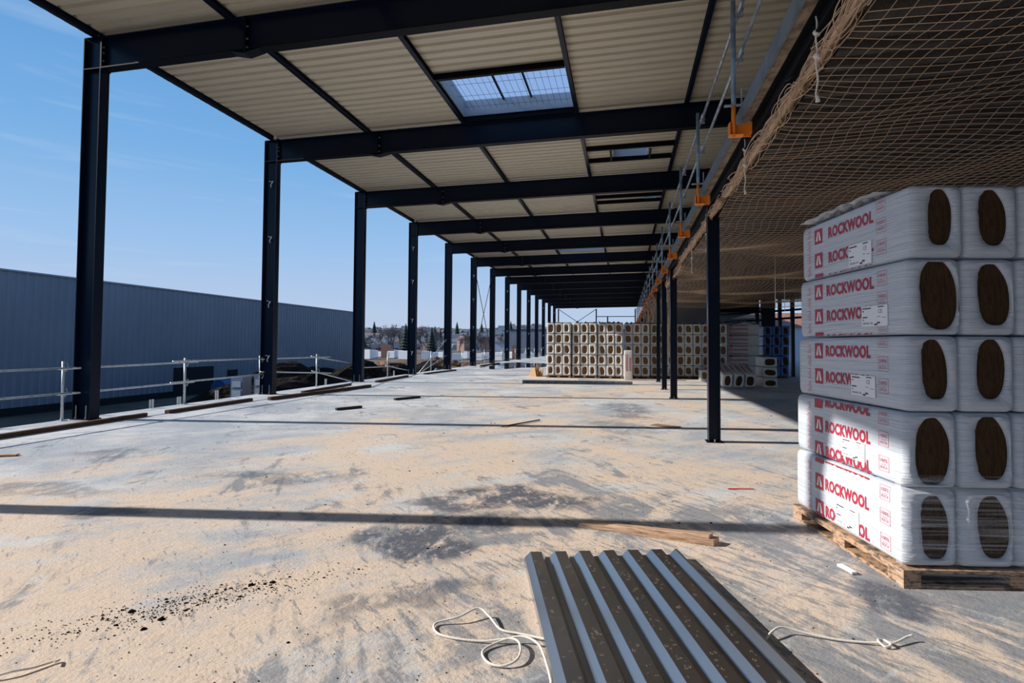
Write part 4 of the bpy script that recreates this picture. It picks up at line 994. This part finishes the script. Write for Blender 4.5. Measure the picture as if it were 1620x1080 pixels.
# ------------------------------------------------------------------ background: site yard, houses, trees
def P2(px, Y): return px_x(px, Y)
rnd = random.Random(21)
wall_c = [mat('render_%d' % k, c, .8) for k, c in enumerate([(.52, .54, .57), (.66, .69, .74), (.38, .36, .36), (.33, .20, .17), (.45, .48, .54)])]  # wall colours pushed toward blue-grey to paint in distance haze
roof_c = [mat('tiles_%d' % k, c, .8) for k, c in enumerate([(.12, .13, .16), (.20, .14, .13), (.09, .12, .16)])]  # roof colours muted to blue-grey, distance haze put into the tiles
def house(px, Y, w_, d_, h_, rh, wm, rm, label, z=None, grp='houses beyond the site'):
    x = P2(px, Y); z = hz(x, Y) if z is None else z
    r = root('house', (x, Y, z-.3), label, 'house', grp, rnd.uniform(-.4, .4))
    mb = MB(); mb.box(-w_/2, -d_/2, 0, w_/2, d_/2, h_); mb.build('walls', wm, r)
    mb = MB(); a, b = w_/2+.3, d_/2+.3
    mb.add([(-a, -b, h_), (a, -b, h_), (a, b, h_), (-a, b, h_), (-a, 0, h_+rh), (a, 0, h_+rh)], [(0, 1, 5, 4), (2, 3, 4, 5), (0, 4, 3), (1, 2, 5), (3, 2, 1, 0)]); mb.build('roof', rm, r)
    return r
REG = [(582, 0), (610, 1), (632, 2), (672, 3), (690, 4), (722, 5), (735, 6), (756, 7), (765, 8), (792, 9)]
wcn = ['cream', 'white', 'tan', 'brick', 'pale grey']
zone = ['between third and fourth columns', 'between fourth and fifth columns', 'between fifth and sixth columns', 'between sixth and seventh columns', 'right of the seventh column']
slots = [(575, 645), (664, 702), (717, 743), (757, 773), (786, 818)]
for zi, (a, b) in enumerate(slots):
    for row, (Y, nm) in enumerate([(300, 'lowest row'), (380, 'second row'), (470, 'third row'), (560, 'highest row')]):
        cnt = max(1, int((b-a)/12))
        for k in range(cnt):
            px = a+(b-a)*(k+.5)/cnt + rnd.uniform(-3, 3); wi = rnd.choice([0, 1, 1, 4, 2, 3])
            house(px, Y+rnd.uniform(-25, 25), rnd.uniform(5, 8), rnd.uniform(5, 7), rnd.uniform(3, 5), rnd.uniform(1.5, 2.6), wall_c[wi], roof_c[rnd.randint(0, 2)],
                  'distant %s hillside house %s, %s, %s from left' % (wcn[wi], zone[zi], nm, ORD[k]))
# nearer town buildings
for i, (px, Y, w_, h_, wi, lab) in enumerate([(604, 250, 9, 4, 3, 'low brick building left of the fourth column'), (634, 240, 6, 4, 2, 'tan building touching the fourth column'), (679, 230, 5, 4, 3, 'orange brick house right of the fourth column'),
        (727, 245, 7, 4, 0, 'cream house left of the sixth column'), (736, 225, 4, 5, 3, 'dark brick building beside the sixth column'), (768, 215, 4, 6, 3, 'dark red building behind the brace rods'), (797, 235, 8, 4, 0, 'cream terrace right of the seventh column')]):
    house(px, Y, w_, 6, h_, 1.6, wall_c[wi], roof_c[i % 3], lab, GZ, 'buildings at the yard edge')
# white wrapped material stacks, brick packs, vehicles
white_w = mat('white_wrapped_goods', (.80, .82, .84), .5)
brick_w = mat('brick_pack', (.45, .22, .14), .85)
def goods(px, Y, w_, d_, h_, m, name, label, cat, grp):
    r = root(name, (P2(px, Y), Y, GZ), label, cat, grp, rnd.uniform(-.2, .2))
    mb = MB(); mb.box(-w_/2, -d_/2, .12, w_/2, d_/2, h_); mb.box(-w_/2+.05, -d_/2+.05, h_, w_/2-.05, d_/2-.05, h_+.06); mb.build('load', m, r)
    mb = MB(); mb.box(-w_/2, -d_/2, 0, w_/2, -d_/2+.15, .12); mb.box(-w_/2, d_/2-.15, 0, w_/2, d_/2, .12); mb.build('skids', wood_d, r)
gi = 0
for a, b, nm in ((578, 645, 'left of the fourth column'), (668, 702, 'left of the fifth column'), (717, 743, 'left of the sixth column'), (754, 773, 'left of the seventh column'), (786, 850, 'right of the seventh column')):
    cnt = max(2, int((b-a)/9))
    for k in range(cnt):
        px = a+(b-a)*(k+.5)/cnt; Y = 92+8*(k % 3)
        if k % 4 == 3: goods(px, Y+14, 1.8, 1.2, 2.6, brick_w, 'brick_pallet', 'stack of brick packs in the yard %s, %s from left' % (nm, ORD[k]), 'bricks', 'yard goods')
        else: goods(px, Y, rnd.uniform(1.0, 1.9), 1.2, rnd.uniform(1.1, 1.7), white_w, 'wrapped_pallet', 'white wrapped goods in the yard %s, %s from left' % (nm, ORD[k]), 'goods', 'yard goods')
def van(px, Y, m, label):
    r = root('parked_car', (P2(px, Y), Y, GZ), label, 'car', 'parked cars', rnd.uniform(-.5, .5))
    mb = MB(); mb.hexa([(-2, -.85, .3), (2, -.85, .3), (2, .85, .3), (-2, .85, .3), (-2, -.85, .85), (2, -.85, .8), (2, .85, .8), (-2, .85, .85)]); mb.build('body', m, r)
    mb = MB(); mb.hexa([(-1.6, -.8, .85), (1.1, -.8, .82), (1.1, .8, .82), (-1.6, .8, .85), (-1.2, -.7, 1.4), (.5, -.7, 1.4), (.5, .7, 1.4), (-1.2, .7, 1.4)]); mb.build('cabin', dark_m, r)
    for x in (-1.25, 1.25):
        for y in (-.8, .8): mb = MB(); mb.tube([(x, y-.1, .32), (x, y+.1, .32)], .32, 12); mb.build('wheel', block_m, r)
cm = [mat('car_%d' % k, c, .3) for k, c in enumerate([(.6, .62, .65), (.08, .12, .2), (.5, .05, .04), (.75, .76, .78), (.2, .25, .3)])]
cn = ['silver', 'dark blue', 'red', 'white', 'grey']
for i, (px, Y) in enumerate([(572, 168), (583, 176), (594, 160), (604, 172), (614, 164), (625, 180), (635, 168)]):
    van(px, Y, cm[i % 5], '%s parked car in the yard between third and fourth columns, %s from left' % (cn[i % 5], ORD[i]))
# grey building in front of the horizon
r = root('grey_warehouse', (P2(839, 160), 164, GZ), 'plain grey warehouse behind the far columns', 'building')
mb = MB(); mb.box(-6.6, -4, 0, 30, 8, 7.1); mb.build('walls', mat('warehouse_grey', (.17, .2, .25), .7, noise=(.5, (.14, .17, .22), .4, .6)), r)
mb = MB(); mb.box(-6.75, -4.15, 7.1, 30.1, 8.1, 7.3); mb.build('roof_edge', dark_m, r)
# right: red roofed house seen under the upper floor
r = root('red_roof_house', (21, 75, GZ), 'white house with brownish red roof seen under the upper floor', 'house')
mb = MB(); mb.box(-8, 0, 0, 9, 10, 5.4); mb.build('walls', wall_c[1], r)
mb = MB(); mb.add([(-8.5, -.6, 5.3), (9.5, -.6, 5.3), (9.5, 10.6, 5.3), (-8.5, 10.6, 5.3), (-8.5, 5, 7.3), (9.5, 5, 7.3)], [(0, 1, 5, 4), (2, 3, 4, 5), (0, 4, 3), (1, 2, 5)]); mb.build('roof', mat('red_tiles', (.36, .17, .11), .8, noise=(1.5, (.26, .13, .09), .4, .6)), r)

# trees
bark = mat('bare_branches', (.13, .125, .135), .9)
def tree_mesh(seed, h, n0=7, depth=5):
    rnd = random.Random(seed); mb = MB()
    def br(p, d, L, rad, lv):
        q = p + d*L; mb.tube([p, q], [rad, rad*.65], 3, False)
        if lv == 0: return
        for k in range(3 if lv > 1 else 5):
            nd = (d + Vector((rnd.uniform(-1, 1), rnd.uniform(-1, 1), rnd.uniform(-.25, .7)))*.62).normalized()
            br(p + d*L*rnd.uniform(.55, 1), nd, L*rnd.uniform(.62, .85), rad*.6, lv-1)
    br(Vector((0, 0, 0)), Vector((0, 0, 1)), h*.24, h*.028, depth)
    return mb.mesh('branches', bark)
TM = [tree_mesh(s, 1.0, depth=6) for s in (1, 2, 3)]
TR = [(600, 170, 11.5), (612, 160, 13), (622, 175, 12.5), (633, 165, 11), (644, 180, 10), (586, 185, 8), (668, 170, 12), (676, 160, 12.5), (684, 168, 11), (694, 190, 9), (727, 200, 8.5), (740, 190, 10), (760, 180, 10), (768, 185, 9.5), (794, 200, 9), (806, 210, 8)]
for i, (px, Y, h_) in enumerate(TR):
    o = ob('bare_tree', TM[i % 3]); o.location = (P2(px, Y), Y, GZ-.1); o.scale = (h_*.95, h_*.95, h_*.95); o.rotation_euler = (0, 0, i*1.3)
    nm = 'between third and fourth columns' if px < 650 else 'between fourth and fifth columns' if px < 705 else 'between fifth and sixth columns' if px < 748 else 'between sixth and seventh columns' if px < 780 else 'right of the seventh column'
    tag(o, 'bare winter tree beyond the yard %s, %s counted from left' % (nm, ORD[i]), 'tree', 'bare trees beyond the yard')
fir = mat('dark_fir', (.018, .034, .028), .95)
mb = MB()
for j in range(9):
    z0 = .08+j*.1; rr = .26*(1-j/9.5); n = 12; vs = [(rr*(1+.2*(k % 2))*math.cos(2*PI*k/n), rr*(1+.2*(k % 2))*math.sin(2*PI*k/n), z0) for k in range(n)]+[(0, 0, z0+.17)]
    mb.add(vs, [(k, (k+1) % n, n) for k in range(n)])
fm_ = mb.mesh('foliage', fir); mb = MB(); mb.tube([(0, 0, 0), (0, 0, .3)], .03, 6); ft_ = mb.mesh('trunk', bark)
FI = [(642, 150, 8.5), (683, 150, 7.5), (574, 210, 9), (688, 250, 11), (592, 420, 14), (723, 400, 13), (697, 300, 10), (762, 380, 12), (808, 420, 12), (795, 300, 8), (740, 260, 9)]
for i, (px, Y, h_) in enumerate(FI):
    x = P2(px, Y); r = root('fir_tree', (x, Y, (hz(x, Y) if Y > 230 else GZ)-.1), 'dark evergreen tree on the horizon side of the yard, %s from the camera' % ORD[sorted(f[1] for f in FI).index(Y) if True else i], 'tree', 'evergreens')
    r['label'] = 'dark evergreen, number %d' % i
    nm = 'between third and fourth columns' if px < 650 else 'between fourth and fifth columns' if px < 705 else 'between fifth and sixth columns' if px < 748 else 'between sixth and seventh columns' if px < 780 else 'right of the seventh column'
    nth = sum(1 for f in FI if f[0] <= px)
    r['label'] = 'dark evergreen tree %s, %s evergreen from left' % (nm, ORD[nth-1])
    a = ob('foliage', fm_, r); b = ob('trunk', ft_, r); a.scale = b.scale = (h_, h_, h_)

# wood on the hill: one uncountable band of scrub
mb = MB()
for k in range(2600):
    px = rnd.uniform(540, 860); Y = rnd.uniform(240, 640); x = P2(px, Y); z = hz(x, Y); s_ = rnd.uniform(1.2, 3.4)
    vs = [(x-s_, Y, z), (x+s_, Y, z), (x, Y+s_, z), (x-s_*.6, Y, z+s_*1.2), (x+s_*.7, Y, z+s_*1.1), (x, Y+s_*.5, z+s_*1.5)]
    mb.add(vs, [(0, 1, 4, 3), (1, 2, 5, 4), (2, 0, 3, 5), (3, 4, 5)])
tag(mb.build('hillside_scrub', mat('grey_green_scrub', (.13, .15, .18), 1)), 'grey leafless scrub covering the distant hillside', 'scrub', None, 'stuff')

# ------------------------------------------------------------------ right rear under the upper floor
for i, (px, Y, w_) in enumerate([(1198, 27.85, .16), (1215, 27.85, .60), (1234, 27.85, .13), (1254, 27.85, .14)]):
    mb = MB(); mb.box(-w_/2, -.1, 0, w_/2, .1, 3.6); o = mb.build('rear_column', steel); o.location = (P2(px, Y), Y, 0)
    tag(o, ['thin dark rear column right of the printed stack', 'wide dark rear column behind the blue stack', 'thin dark rear column right of the wide one', 'dark rear column beside the near stack'][i], 'column', 'rear columns under the upper floor')
for i, (z, x0, x1) in enumerate([(3.0, 4.4, 9.0), (2.62, 4.4, 9.0)]):
    rod('rear_rail', (x0, 28.05, z-.12), (x1, 28.05, z+.22), .05, steel, '%s dark sloping rail behind the blue stack' % ('upper', 'lower')[i], 'rail', 'rear rails')
mb = MB(); mb.box(4.25, 27.75, 3.0, 6.1, 27.9, 3.6); tag(mb.build('rear_beam', steel_d), 'dark rear beam over the printed stack', 'beam')
